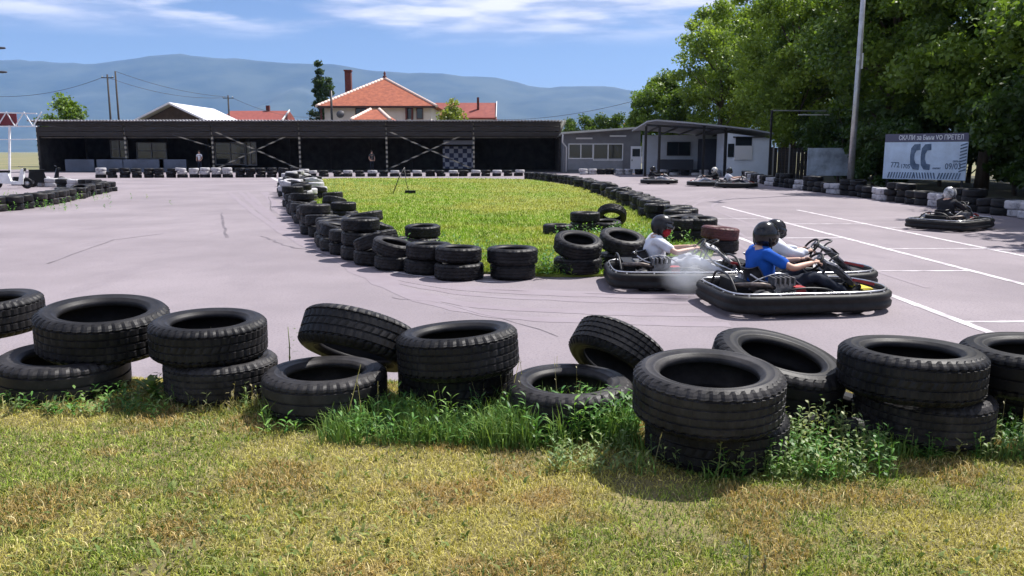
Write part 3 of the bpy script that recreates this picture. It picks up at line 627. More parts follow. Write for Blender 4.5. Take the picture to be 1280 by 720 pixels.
MB().add([(13.75, 8, -.03), (70, 8, -.03), (70, 60, -.03), (17.0, 60, -.03), (13.75, 46, -.03)], [(0, 1, 2, 3, 4)]).build('woodland_floor', mat('leaf_litter', (.035, .032, .018), .95, 0, 1.2, c2=(.06, .06, .025), bump=.5, bscale=20)); tag(bpy.data.objects['woodland_floor'], 'dark littered soil under the tall trees', 'soil', kind='structure')
TREE_CACHE = {}
def tree(name, label, loc, key, H, rx, z0, nclump, nleaf, ls, cd, cl, r, group, cat='tree', rz=0, shape='round', sc=1.0, cr=.27):
    root = empty(name, (loc[0], loc[1], min(loc[2], -.05)), rz); tag(root, label, cat, group)
    if key not in TREE_CACHE:
        seed = hash(key) % 9973 if not isinstance(key, int) else key
        me, cc = crown_mesh('crown', H, rx, z0, nclump, nleaf, ls, cd, cl, seed, shape=shape, cr=cr); me.materials.append(M_leaf)
        tm = trunk_mb(H, r, cc, 14, seed, z0).mesh('trunk'); tm.materials.append(M_bark); TREE_CACHE[key] = (me, tm)
    me, tm = TREE_CACHE[key]
    link_mesh('trunk', tm, None, root); link_mesh('crown', me, None, root); root.scale = (sc,) * 3
    return root
GT = 'tall broadleaf trees beside the track'
DK, LT = (.028, .066, .012), (.21, .31, .05); DK2, LT2 = (.06, .115, .016), (.29, .39, .06)
for i, (x, y, key, H, rx, z0, lab, sc) in enumerate([
        (17.6, 72, 11, 14.5, 4.6, 3.0, 'light airy tree with sky showing through behind the canopy and cabin', 1.0),
        (14.0, 78, 12, 8.6, 3.4, 1.5, 'low round tree at the sky edge of the big trees', 1.0),
        (20.2, 61, 13, 15.5, 4.8, 2.2, 'tall yellow-green tree just behind the white cabin', 1.0),
        (22.6, 52, 14, 16, 5.2, 1.8, 'dense tree between cabin and lamp pole', 1.0),
        (19.0, 43.5, 15, 13.5, 4.2, 2.4, 'dark tree right behind the lamp pole', 1.0),
        (21.0, 37.5, 16, 15, 4.8, 2.2, 'dark tree looming over the phone banner', 1.0),
        (20.6, 28.4, 17, 12.5, 4.0, 1.6, 'dark dense tree at the banner corner', 1.0),
        (18.9, 23.6, 15, 13.5, 4.2, 2.4, 'tree leaning in from outside the frame past the banner', 1.0),
        (20.9, 78, 13, 15.5, 4.8, 2.2, 'tree closing the gap behind the airy tree', 1.1), (22.5, 70, 13, 15.5, 4.8, 2.2, 'yellow-green tree behind the airy tree', 1.05), (24.5, 63, 16, 15, 4.8, 2.2, 'dark tree between the yellow-green ones', 1.15), (27.5, 56, 14, 16, 5.2, 1.8, 'second-row tree behind the dense tree', 1.1),
        (27.0, 44, 16, 15, 4.8, 2.2, 'second-row tree behind the lamp pole tree', 1.2),
        (25.5, 33, 14, 16, 5.2, 1.8, 'second-row tree behind the banner corner tree', 1.0),
        (16.9, 16.4, 17, 12.5, 4.0, 1.6, 'tree shading the barrier beyond the frame', 1.0)]):
    lt = key in (11, 13)
    tree('broadleaf_tree', lab, (x, y, -.05), key, H, rx, z0, 120 if key != 11 else 90, 30000 if key != 11 else 16000, .27, DK2 if lt else DK, LT2 if lt else LT, .22, GT, rz=i * 1.7, sc=sc)
# bushes along the foot of the trees
for i, (x, y, H, rx, lab) in enumerate([(17.0, 39.5, 4.2, 2.2, 'dark bush left of the lamp pole foot'), (16.4, 36.6, 3.6, 1.6, 'bush between lamp pole and phone banner'), (17.2, 27.2, 4.6, 2.2, 'leafy bush overgrowing the banner corner'), (16.4, 23.6, 4.4, 2.2, 'bush behind the helmeted driver in black'), (16.6, 20.2, 4.0, 2.1, 'bush at the photo edge behind the barrier'), (18.2, 46.8, 4.4, 2.4, 'dark bush between cabin and faded banner'), (20.8, 57.5, 4.6, 2.4, 'dark bush beside the white cabin'), (20.4, 51.5, 5.4, 2.4, 'dark bush behind the board fence'), (19.6, 32.6, 4.8, 2, 'dark bush behind the phone banner'), (19.8, 25.6, 5.4, 2, 'tall dark bush beyond the banner corner'), (22.5, 30.5, 6, 2, 'dark bush deep under the banner corner tree'), (24, 36, 6.4, 2, 'dark bush deep behind the phone banner'), (25, 46, 6.8, 2, 'dark bush deep behind the lamp pole'), (26, 56, 7, 2, 'dark bush deep behind the cabin tree'), (21.2, 41.5, 5.2, 2, 'dark bush behind the faded banner'), (23.0, 25, 6, 2, 'dark bush deep at the photo edge'), (28.5, 31, 7, 2, 'backmost bush behind the banner corner'), (30, 37, 7.4, 2, 'backmost bush behind the phone banner'), (30.5, 43, 7.4, 2, 'backmost bush right of the lamp pole'), (32, 50, 8, 2, 'backmost bush left of the lamp pole'), (26.5, 27, 7, 2, 'backmost bush at the photo edge')]):
    tree('bush', lab, (x, y, -.05), 30 + i % 3, 4.2, 2.0, .3, 40, 7500, .22, DK, (.06, .105, .025), .06, 'bushes under the trees', 'bush', rz=i * 2.1, sc=H / 4.2)
# distant planting behind the buildings
p = AT(406, 148, 125)
tree('poplar_tree', 'taller slim dark poplar left of the red-roofed house', AT(402, 192, 125), 41, 14.8, .85, 1.0, 60, 6500, .42, (.02, .045, .018), (.05, .09, .03), .07, 'slim poplars', shape='spire', cr=.85)
tree('poplar_tree', 'shorter slim dark poplar nearest the red-roofed house', AT(412, 192, 122), 42, 12.6, .9, 1.0, 60, 6500, .42, (.02, .045, .018), (.05, .09, .03), .07, 'slim poplars', shape='spire', cr=.85)
tree('poplar_tree', 'lowest dark poplar touching the house eave', AT(392, 192, 122), 43, 7.6, .9, .5, 24, 1800, .4, (.02, .04, .018), (.05, .08, .03), .07, 'slim poplars', shape='spire', cr=.85)
tree('willow_bush', 'bright yellow-green bush between the two red roofs', AT(566, 192, 92), 44, 7.1, 1.9, 1.5, 40, 4200, .34, (.10, .15, .02), (.26, .30, .05), .1, None, cr=.5)
tree('walnut_tree', 'dark tree behind the left end of the long shed', AT(85, 192, 100), 45, 8.0, 3.0, 1.0, 60, 9000, .4, DK, LT, .2, None, cr=.42)
for i, (px, H) in enumerate([(712, 5.5), (730, 5.9), (750, 6.0), (772, 6.1), (790, 5.7)]):
    tree('hedge_tree', '%s round bright tree behind the clubhouse roof' % ('first', 'second', 'third', 'fourth', 'fifth')[i], AT(px, 191, 100), 50, 6.4, 2.4, .8, 46, 6500, .3, (.04, .08, .015), (.12, .19, .03), .1, 'bright trees behind the clubhouse', rz=i * 1.3, sc=H / 6.4, cr=.5)
for i, (px, H) in enumerate([(749, 13.9), (755, 14.6), (760, 14.8), (766, 12.8), (772, 13.2), (789, 12.6), (800, 13)]):
    tree('thin_poplar', '%s of seven thin hazy poplars on the skyline' % ('first', 'second', 'third', 'fourth', 'fifth', 'sixth', 'seventh')[i], AT(px, 190, 290), 46, 17, 1.3, .5, 18, 900, .9, (.03, .06, .03), (.06, .10, .05), .2, 'thin poplars on the skyline', shape='spire', sc=H / 17, cr=.6)

# ------------------------------------------------------------------ the long open shed
def corrugated(x0, x1, ya, za, yb, zb, period=.27, amp=.055, th=.05):
    n = int((x1 - x0) / period * 4); xs = np.linspace(x0, x1, n); w = np.abs(((xs / period) % 1) - .5) * 4 - 1; m = MB(); vs = []
    for x, q in zip(xs, w): vs += [(x, ya, za + amp * q), (x, yb, zb + amp * q), (x, ya, za + amp * q - th), (x, yb, zb + amp * q - th)]
    fs = []
    for i in range(n - 1):
        a = 4 * i; b = a + 4; fs += [(a, b, b + 1, a + 1), (a + 2, a + 3, b + 3, b + 2), (a, a + 2, b + 2, b), (a + 1, b + 1, b + 3, a + 3)]
    return m.add(vs, fs)
def checker_mat(name, a, b, scale):
    m = bpy.data.materials.new(name); m.use_nodes = True; n = m.node_tree.nodes; L = m.node_tree.links
    tc = n.new('ShaderNodeTexCoord'); ck = n.new('ShaderNodeTexChecker'); ck.inputs['Scale'].default_value = scale; ck.inputs['Color1'].default_value = (*a, 1); ck.inputs['Color2'].default_value = (*b, 1)
    mp = n.new('ShaderNodeMapping'); mp.inputs['Location'].default_value = (.01, .37, .01); L.new(tc.outputs['Object'], mp.inputs[0]); L.new(mp.outputs[0], ck.inputs['Vector'])
    L.new(ck.outputs['Color'], n['Principled BSDF'].inputs['Base Color']); n['Principled BSDF'].inputs['Roughness'].default_value = .6; return m
def banded_mat(name, a, b, k):
    m = bpy.data.materials.new(name); m.use_nodes = True; n = m.node_tree.nodes; L = m.node_tree.links
    tc = n.new('ShaderNodeTexCoord'); sp = n.new('ShaderNodeSeparateXYZ'); L.new(tc.outputs['Object'], sp.inputs[0])
    mu = n.new('ShaderNodeMath'); mu.operation = 'MULTIPLY'; L.new(sp.outputs['Z'], mu.inputs[0]); mu.inputs[1].default_value = k
    fr = n.new('ShaderNodeMath'); fr.operation = 'FRACT'; L.new(mu.outputs[0], fr.inputs[0]); gt = n.new('ShaderNodeMath'); gt.operation = 'GREATER_THAN'; L.new(fr.outputs[0], gt.inputs[0]); gt.inputs[1].default_value = .5
    mx = n.new('ShaderNodeMix'); mx.data_type = 'RGBA'; L.new(gt.outputs[0], mx.inputs[0]); mx.inputs[6].default_value = (*a, 1); mx.inputs[7].default_value = (*b, 1); L.new(mx.outputs[2], n['Principled BSDF'].inputs['Base Color']); n['Principled BSDF'].inputs['Roughness'].default_value = .6; return m
M_roof = mat('weathered_roof_sheet', (.45, .45, .46), .6, .2, .6)
M_shedwall = mat('dark_shed_boards', (.04, .036, .034), .9, .4, 1.5)  # boards kept near black so the shed's inner shade sits in the colour
M_band = banded_mat('banded_post_paint', (.36, .33, .26), (.03, .03, .03), 2.6)
def shed():
    Y = 70.0; top = AT(640, 150, Y).z; xr = 4.05; bay = 7.24; nb = 6; xl = xr - bay * nb
    r = empty('long_shed', (0, Y, 0)); tag(r, 'long dark open-fronted shed with corrugated roof and cross-braced posts', 'shed')
    corrugated(xl - .4, xr + .4, -.5, top - .02, 8.2, top - .9).build('roof', M_roof, r)
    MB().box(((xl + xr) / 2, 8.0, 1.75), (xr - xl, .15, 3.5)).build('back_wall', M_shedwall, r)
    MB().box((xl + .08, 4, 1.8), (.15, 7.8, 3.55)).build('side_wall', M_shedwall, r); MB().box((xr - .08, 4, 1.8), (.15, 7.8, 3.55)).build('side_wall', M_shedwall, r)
    MB().box(((xl + xr) / 2, 3.9, .03), (xr - xl - .3, 7.9, .06)).build('floor_slab', mat('darkened_concrete', (.05, .05, .052), .9, .3, 1), r)  # floor colour darkened as well, painting in the shade of the black interior
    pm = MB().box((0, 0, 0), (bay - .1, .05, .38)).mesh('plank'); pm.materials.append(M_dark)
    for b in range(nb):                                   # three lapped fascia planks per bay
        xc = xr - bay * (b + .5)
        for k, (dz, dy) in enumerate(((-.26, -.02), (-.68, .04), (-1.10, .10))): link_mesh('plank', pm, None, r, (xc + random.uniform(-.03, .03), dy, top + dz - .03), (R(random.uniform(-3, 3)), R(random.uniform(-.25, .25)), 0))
        MB().box((xc, .42, top - 1.42), (bay - .15, .08, .10)).build('lintel', mat('dull_lintel', (.11, .10, .085), .8, .3, 2), r)
    for k in range(nb + 1):
        MB().box((0, 0, (top - .1) / 2), (.15, .15, top - .1)).build('post', M_band, r, (xr - bay * k - (.08 if k == 0 else 0), .24, 0))
    for b in (1, 3):
        xa, xb = xr - bay * (b + 1), xr - bay * b
        for p, q in (((xa + .1, .10, top - .85), (xb - .1, .10, .25)), ((xb - .1, .36, top - .85), (xa + .1, .36, .25))): MB().bar(p, q, .07, .11).build('brace', M_band, r)
    MB().bar((xr - bay * 4 - 3.2, .1, top - 1.2), (xr - bay * 4 - .1, .1, 2.1), .08).build('brace', M_band, r)
    # inner lean-to beams and rear posts
    for k in range(2 * nb):
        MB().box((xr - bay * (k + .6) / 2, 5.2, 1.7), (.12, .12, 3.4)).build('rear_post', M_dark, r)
    ck = MB().box((0, 0, 0), (2.7, .06, 1.9)).build('checkered_panel', checker_mat('navy_white_checker', (.34, .36, .42), (.025, .035, .09), 2.6), r, (AT(573, 197, Y + 3.2).x, 3.2, AT(573, 197, Y + 3.2).z))
    MB().box((0, 0, 0), (2.5, .05, .35)).build('sign_board', mat('dim_board', (.16, .17, .2), .7), r, (AT(573, 197, Y + 1.2).x, 1.25, AT(573, 178, Y + 1.2).z))
    # glazed partitions inside the left bays
    for px, w_, h_, zc in ((152, 1.5, 1.5, 1.9), (192, 2.6, 1.4, 1.75), (290, 2.7, 1.9, 1.5), (315, 1.0, 2.0, 1.5)):
        x = AT(px, 190, Y + 5).x; f = MB()
        for dx in (-w_ / 2, 0, w_ / 2): f.box((dx, 0, 0), (.08, .08, h_))
        for dz in (-h_ / 2, 0, h_ / 2): f.box((0, .002, dz), (w_, .07, .08))
        fo = f.build('partition_frame', mat('grey_frame', (.20, .20, .21), .6), r, (x, 4.6, zc)); MB().box((0, .04, 0), (w_, .02, h_)).build('pane', M_glass, fo)
    for px, wd in ((100, 2.6), (135, 2.4), (178, 3.4), (215, 2.2)):
        MB().box((AT(px, 205, Y - .8).x, -.6, .55), (wd, .12, 1.0)).build('low_panel', mat('slate_blue_panel', (.08, .10, .14), .7, .2, 1), r)
shed()

# ------------------------------------------------------------------ clubhouse, canopy and cabin
M_wallg = mat('grey_render', (.14, .145, .16), .85, .15, 1.2); M_wallw = mat('white_render', (.60, .62, .64), .8, .08, 1.0); M_trimw = mat('white_trim', (.62, .63, .64), .5)
def window(r, x, y, z, w, h, fm, n=2, dy=-.03):
    f = MB()
    for k in range(n + 1): f.box((-w / 2 + w * k / n, 0, 0), (.07, .09, h + .07))
    for s in (-1, 1): f.box((0, .003, s * h / 2), (w, .08, .07))
    fo = f.build('window', fm, r, (x, y + dy, z))
    for k in range(n): MB().box((-w / 2 + w * (k + .5) / n, .02, 0), (w / n - .07, .02, h - .06)).build('pane', M_glass, fo)
    return fo
def clubhouse():
    Y = 67.0; xa, xb = AT(704, 200, Y).x, AT(800, 200, Y).x; za, zb = AT(704, 168, Y).z, AT(800, 161, Y).z
    r = empty('clubhouse', (0, Y, 0)); tag(r, 'low grey clubhouse with long windows and thin sloping roof edge', 'building')
    MB().add([(xa, 0, 0), (xb, 0, 0), (xb, 0, zb), (xa, 0, za), (xa, 7, 0), (xb, 7, 0), (xb, 7, zb - .3), (xa, 7, za - .3)], [(0, 1, 2, 3), (1, 5, 6, 2), (5, 4, 7, 6), (4, 0, 3, 7), (3, 2, 6, 7)]).build('wall', M_wallg, r)
    MB().add([(xa - .2, -.9, za + .02), (xb + .1, -.9, zb + .02), (xb + .1, 7.2, zb - .25), (xa - .2, 7.2, za - .25), (xa - .2, -.9, za + .16), (xb + .1, -.9, zb + .16), (xb + .1, 7.2, zb - .11), (xa - .2, 7.2, za - .11)], [(3, 2, 1, 0), (4, 5, 6, 7), (0, 1, 5, 4), (1, 2, 6, 5), (2, 3, 7, 6), (3, 0, 4, 7)]).build('roof', mat('pale_roof_edge', (.42, .43, .40), .6, .1, 1), r)
    def X(px): return AT(px, 190, Y).x
    def Zp(py): return AT(640, py, Y).z
    window(r, X(726), 0, Zp(189), X(741) - X(711), Zp(180) - Zp(198), M_trimw, 2); window(r, X(760), 0, Zp(190), X(779) - X(741) - .1, Zp(180) - Zp(200), M_trimw, 2)
    MB().box((X(744), -.03, Zp(205)), (X(779) - X(710), .06, .9)).build('sill_panel', mat('panel_grey', (.2, .21, .23), .8, .1, 2), r)
    MB().box((X(730), -.06, Zp(173)), (1.3, .06, .12)).build('strip_lamp', M_trimw, r); MB().box((X(772), -.06, Zp(170)), (1.3, .06, .12)).build('strip_lamp', M_trimw, r)
    d = MB().box((X(795), -.05, 1.05), (.85, .08, 2.1)).build('door', mat('white_door', (.6, .62, .66), .5), r); MB().box((X(795), -.10, 1.6), (.6, .03, .6)).build('pane', M_glass, d); MB().box((X(795) - .32, -.12, 1.0), (.05, .06, .14)).build('handle', M_blackm, d)
    MB().tube([(xa - .1, -.95, za - .05), (xa - .1, -.5, za - .6), (xa + .25, -.12, za - 1.0), (xa + .25, -.12, .1)], .06, 8).build('downpipe', M_trimw, r)
clubhouse()
def canopy():
    Y = 58.0
    def X(px, d=0): return AT(px, 190, Y + d).x
    def Zp(py, d=0): return AT(640, py, Y + d).z
    r = empty('canopy_building', (0, Y, 0)); tag(r, 'open canopy building with dark frame, sloping sheet roof and pale back wall', 'building')
    xa, xm, xb = X(803), X(880), X(961); z0, z1, z2 = Zp(151), Zp(153), Zp(165)
    # sloping roof slab (front edge follows a shallow curve down to the cabin)
    pts = [(X(806), z0 - .02), (X(818), z0 + .07), (X(860), z1), (X(900), Zp(157)), (X(935), Zp(161)), (X(962), Zp(166))]
    vs = []
    for x, z in pts: vs += [(x, -.6, z), (x, 6.5, z - .45), (x, -.6, z - .10), (x, 6.5, z - .55)]
    fs = []
    for i in range(len(pts) - 1): a = 4 * i; b = a + 4; fs += [(a, b, b + 1, a + 1), (a + 2, a + 3, b + 3, b + 2), (a, a + 2, b + 2, b), (a + 1, b + 1, b + 3, a + 3)]
    n = len(vs); fs += [(0, 1, 3, 2), (n - 4, n - 2, n - 1, n - 3)]
    MB().add(vs, fs).build('roof', mat('grey_sheet_roof', (.36, .38, .42), .5, .1, 1, metal=.2), r)
    for px in (806, 823, 878, 905): MB().box((X(px), -.3, Zp(156) / 2 - .05), (.16, .16, Zp(156) - .1)).build('post', M_blackm, r)
    MB().bar((X(806), -.3, z0 - .3), (X(905), -.3, Zp(162)), .12, .14).build('front_beam', M_blackm, r)
    for k in range(5):
        x = X(812 + 22 * k, 3); MB().bar((x, -.4, z0 - .42 - .05 * k), (x, 5.6, z0 - .75 - .05 * k), .08, .1).build('rafter', M_blackm, r)
    MB().box(((X(803, 5.4) + X(905, 5.4)) / 2, 5.4, 1.45), (X(905, 5.4) - X(803, 5.4), .15, 2.9)).build('back_wall', mat('pale_blue_wall', (.50, .54, .60), .8, .08, 1), r)
    window(r, X(848, 5.3), 5.3, Zp(186, 5.3), X(862, 5.3) - X(834, 5.3), .95, M_blackm, 2, -.06)
    MB().box((X(892, 4), 4.2, 1.3), (1.9, 1.5, 2.6)).build('dark_store', mat('dark_store_paint', (.03, .035, .05), .7, .3, 1), r)
    MB().box((X(845, 4.5), 4.7, .55), (2.6, .5, 1.1)).build('counter', mat('counter_dark', (.05, .055, .07), .7), r)
    # white cabin at the low end
    c = empty('white_cabin', (0, Y - .4, 0)); tag(c, 'small white-blue cabin with dark service hatch at the canopy end', 'cabin')
    xa2, xb2 = X(907), X(960); zt = Zp(171)
    MB().add([(xa2, 0, 0), (xb2, 0, 0), (xb2, 0, zt - .12), (xa2, 0, zt + .25), (xa2, 3, 0), (xb2, 3, 0), (xb2, 3, zt - .12), (xa2, 3, zt + .25)], [(0, 1, 2, 3), (1, 5, 6, 2), (5, 4, 7, 6), (4, 0, 3, 7), (3, 2, 6, 7)]).build('wall', mat('pale_blue_white_panel', (.66, .72, .80), .6, .06, 1), c)
    MB().box((X(927), -.03, Zp(177)), (X(937) - X(917), .05, .62)).build('hatch', M_glass, c); MB().box((X(927), -.05, Zp(191)), (X(938) - X(916), .08, .95)).build('counter_panel', M_trimw, c)
    MB().box((X(935), -.10, Zp(171.5)), (X(960) - X(917), .22, .07)).build('awning_rail', M_blackm, c)
    w = MB().box((X(911.5), -.03, Zp(188)), (.42, .05, .9)).build('window', M_glass, c)
canopy()

# ------------------------------------------------------------------ houses behind the shed
M_tile = mat('terracotta_tiles', (.20, .048, .022), .85, 0, 2.2, c2=(.31, .085, .04), bump=.5, bscale=9); M_ridge = mat('pale_ridge_mortar', (.60, .46, .40), .8, .2, 3)
M_hwall = mat('cream_render', (.62, .56, .52), .85, .06, 1); M_brick = mat('dark_red_chimney', (.10, .025, .02), .8, .3, 6)
def hip(mb, x0, x1, y0, y1, z, zt, ridge=0.0):
    xm, ym = (x0 + x1) / 2, (y0 + y1) / 2
    mb.add([(x0, y0, z), (x1, y0, z), (x1, y1, z), (x0, y1, z), (xm - ridge, ym, zt), (xm + ridge, ym, zt)], [(0, 1, 5, 4), (1, 2, 5), (2, 3, 4, 5), (3, 0, 4), (3, 2, 1, 0)]); return mb
def ridge_tiles(r, a, b, n):
    a, b = Vector(a), Vector(b); q = (b - a).to_track_quat('X', 'Z').to_euler()
    me = MB().tube([(-.3, 0, 0), (.3, 0, 0)], [.15, .19], 8).mesh('ridge_tile'); me.materials.append(M_ridge)
    for k in range(n): link_mesh('ridge_tile', me, None, r, a.lerp(b, (k + .5) / n), q)
def house():
    Y = 96.0; r = empty('house', (0, Y, 0)); tag(r, 'cream house with large hipped orange tile roof and dark chimney behind the shed', 'house')
    def X(px, d=0): return AT(px, 150, Y + d).x
    def Z(py, d=0): return AT(640, py, Y + d).z
    x0, x1 = X(396), X(546); ze = Z(132.5); xm = (x0 + x1) / 2; dep = x1 - x0; zt = Z(98, dep / 2)
    MB().box(((X(404) + X(538)) / 2, dep / 2, ze / 2), (X(538) - X(404), dep - 1.6, ze - .1)).build('wall', M_hwall, r)
    ro = hip(MB(), x0, x1, 0, dep, ze, zt).build('roof', M_tile, r)
    MB().box((xm, .02, ze - .1), (x1 - x0 - .02, .10, .24)).build('fascia', mat('dark_brown_eave', (.05, .022, .02), .7), ro)
    for cx, cy in ((x0, 0), (x1, 0)): ridge_tiles(ro, (cx, cy, ze), (xm, dep / 2, zt), 22)
    MB().lathe([(0, 0), (.25, 0), (.22, .25), (.10, .35), (.16, .55), (.05, .8), (0, .85)], 10).build('finial', M_brick, ro, (xm, dep / 2, zt))
    MB().box((X(437, 5), 5, (Z(89, 5) + ze) / 2), (.72, .72, Z(89, 5) - ze)).box((X(437, 5), 5, Z(88.4, 5)), (.9, .9, .15)).build('chimney', M_brick, ro)
    MB().tube([(X(417), -.9, 2), (X(417), -.9, Z(114))], .13, 8).build('flue', M_blackm, r)
    MB().lathe([(.0, .12), (.42, .05), (.45, 0)], 14, Matrix.Rotation(R(75), 3, 'X')).build('satellite_dish', mat('dish_dark', (.06, .06, .07), .5), r, (X(427), -.6, Z(143)))
    for px in (401, 507.5, 515): MB().box((X(px), .35, ze / 2), (.2, .2, ze - .2)).build('post', M_brick, r)
    window(r, X(511.5), .78, Z(141), .9, 1.4, M_trimw, 1); window(r, X(524), .78, Z(141), .7, 1.3, M_brick, 1); window(r, X(450), .78, Z(139.5), 1.2, .9, M_brick, 2)
    p = empty('porch', (0, Y - 9, 0)); tag(p, 'small tiled hip-roofed annex peeking above the shed roof', 'annex')
    xa, xb = AT(438, 150, Y - 9).x, AT(488, 150, Y - 9).x; zb = AT(640, 149.5, Y - 9).z; z_t = AT(640, 137, Y - 6).z
    pr = hip(MB(), xa, xb, 0, 6, zb, z_t, .5).build('roof', M_tile, p); MB().box(((xa + xb) / 2, 3, zb / 2), (xb - xa - .5, 5.5, zb)).build('wall', M_hwall, p)
    ridge_tiles(pr, (xa, 0, zb), ((xa + xb) / 2 - .5, 3, z_t), 8); ridge_tiles(pr, (xb, 0, zb), ((xa + xb) / 2 + .5, 3, z_t), 8)
house()
def gable_house(name, label, px0, px1, py_e, py_r, Y, wallm, roofm, along=True, extra=None):
    r = empty(name, (0, Y, 0)); tag(r, label, 'house')
    x0, x1 = AT(px0, 150, Y).x, AT(px1, 150, Y).x; ze = AT(640, py_e, Y).z; d = 8.0; zr = AT(640, py_r, Y + d / 2).z; t = .18
    MB().prism([(x0 + .4, .6), (x1 - .4, .6), (x1 - .4, d - .6), (x0 + .4, d - .6)], 0, ze).build('wall', wallm, r)
    if along:
        ro = MB().add([(x0, 0, ze), (x1, 0, ze), (x1, d / 2, zr), (x0, d / 2, zr), (x0, d, ze), (x1, d, ze), (x0, 0, ze - t), (x1, 0, ze - t), (x1, d, ze - t), (x0, d, ze - t)], [(0, 1, 2, 3), (3, 2, 5, 4), (6, 7, 1, 0), (9, 4, 5, 8), (0, 3, 4, 9, 6), (1, 7, 8, 5, 2), (6, 9, 8, 7)]).build('roof', roofm, r)
        MB().bar((x1 + .03, -.1, ze), (x1 + .03, d / 2, zr + .1), .1, .25).build('barge_board', M_trimw, ro)
    else:
        xm = (x0 + x1) / 2
        ro = MB().add([(x0, -.6, ze), (xm, -.6, zr), (x1, -.6, ze), (x0, d * 1.5, ze), (xm, d * 1.5, zr), (x1, d * 1.5, ze), (x0, -.6, ze - t), (xm, -.6, zr - t), (x1, -.6, ze - t), (x0, d * 1.5, ze - t), (xm, d * 1.5, zr - t), (x1, d * 1.5, ze - t)], [(0, 1, 4, 3), (1, 2, 5, 4), (6, 7, 1, 0), (7, 8, 2, 1), (9, 10, 7, 6), (10, 11, 8, 7), (0, 3, 9, 6), (2, 8, 11, 5)]).build('roof', roofm, r)
        MB().add([(x0 + .4, .6, ze - .1), (x1 - .4, .6, ze - .1), (xm, .6, zr - .25), (x0 + .4, .8, ze - .1), (x1 - .4, .8, ze - .1), (xm, .8, zr - .25)], [(0, 1, 2), (5, 4, 3), (0, 2, 5, 3), (1, 4, 5, 2)]).build('gable', wallm, r)
    if extra: extra(r, ro, x0, x1, ze, zr)
    return r
M_red = mat('dull_red_tiles', (.17, .03, .024), .8, 0, 1.5, c2=(.23, .05, .036), bump=.3, bscale=8)
def ex1(r, ro, x0, x1, ze, zr):
    MB().box((x1 - 2.4, 2.2, zr - .2), (.3, .3, 1.6)).build('chimney', M_brick, ro); MB().lathe([(0, 0), (.3, .1), (.35, .45), (.1, .6), (0, .6)], 10).build('vent_cowl', M_steel, ro, (x0 + 2.2, 3.0, zr - .1))
gable_house('house', 'house with plain red roof right of the big hipped roof', 541, 620, 147, 128.5, 110, M_hwall, M_red, True, ex1)
def ex2(r, ro, x0, x1, ze, zr): MB().box(((x0 + x1) / 2 + 1.2, 4, zr + .3), (.5, .5, .9)).build('chimney', M_brick, ro)
gable_house('house', 'low house with faded red roof beside the utility pole', 277, 353, 150, 138.5, 120, M_hwall, M_red, True, ex2)
gable_house('barn', 'white-roofed gabled barn behind the left half of the shed', 168, 262, 151, 131, 84, mat('brown_boards', (.06, .04, .03), .85, .3, 2), mat('bright_sheet_roof', (.58, .57, .60), .5, .08, .5), False)
gable_house('house', 'far house with red roof above the clubhouse', 784, 812, 170, 153, 130, M_hwall, M_tile, True)

# ------------------------------------------------------------------ lamp pole, banners, sign beam, utility poles, wires
def lamp_pole():
    b = Vector((AT(1063, 222, 34.0).x, 34.0, 0))
    r = empty('lamp_pole', b); tag(r, 'tall grey steel lamp pole rising in front of the trees', 'lamp pole')
    MB().tube([(0, 0, 0), (.03, 0, 4), (.06, 0, 11.6)], [.14, .11, .075], 12).build('pole', M_steel, r); MB().lathe([(0, 0), (.26, 0), (.26, .05), (.16, .08), (.15, .25)], 12).build('base_flange', M_steel, r)
    MB().tube([(.06, 0, 11.4), (-.2, -.5, 11.9), (-.5, -1.3, 12.0)], .045, 8).build('arm', M_steel, r); MB().box((-.6, -1.6, 12.0), (.28, .7, .12), Matrix.Rotation(R(20), 3, 'Z')).build('lamp_head', M_trimw, r)
    MB().box((.13, -.1, 5.2), (.05, .05, .6)).build('cable_clip', M_trimw, r)
lamp_pole()
def text(body, size, m, parent, loc, rot=(R(90), 0, 0), name='lettering', sx=1.0, bold=.0, align='CENTER'):
    cu = bpy.data.curves.new('t', 'FONT'); cu.body = body; cu.size = size; cu.align_x = align; cu.align_y = 'CENTER'; cu.offset = bold; cu.resolution_u = 2; cu.extrude = .003
    o = bpy.data.objects.new('t', cu); col.objects.link(o); dg = bpy.context.evaluated_depsgraph_get(); me = bpy.data.meshes.new_from_object(o.evaluated_get(dg)); bpy.data.objects.remove(o)
    me.materials.clear(); q = link_mesh(name, me, m, parent, loc, rot); q.scale = (sx, 1, 1); return q
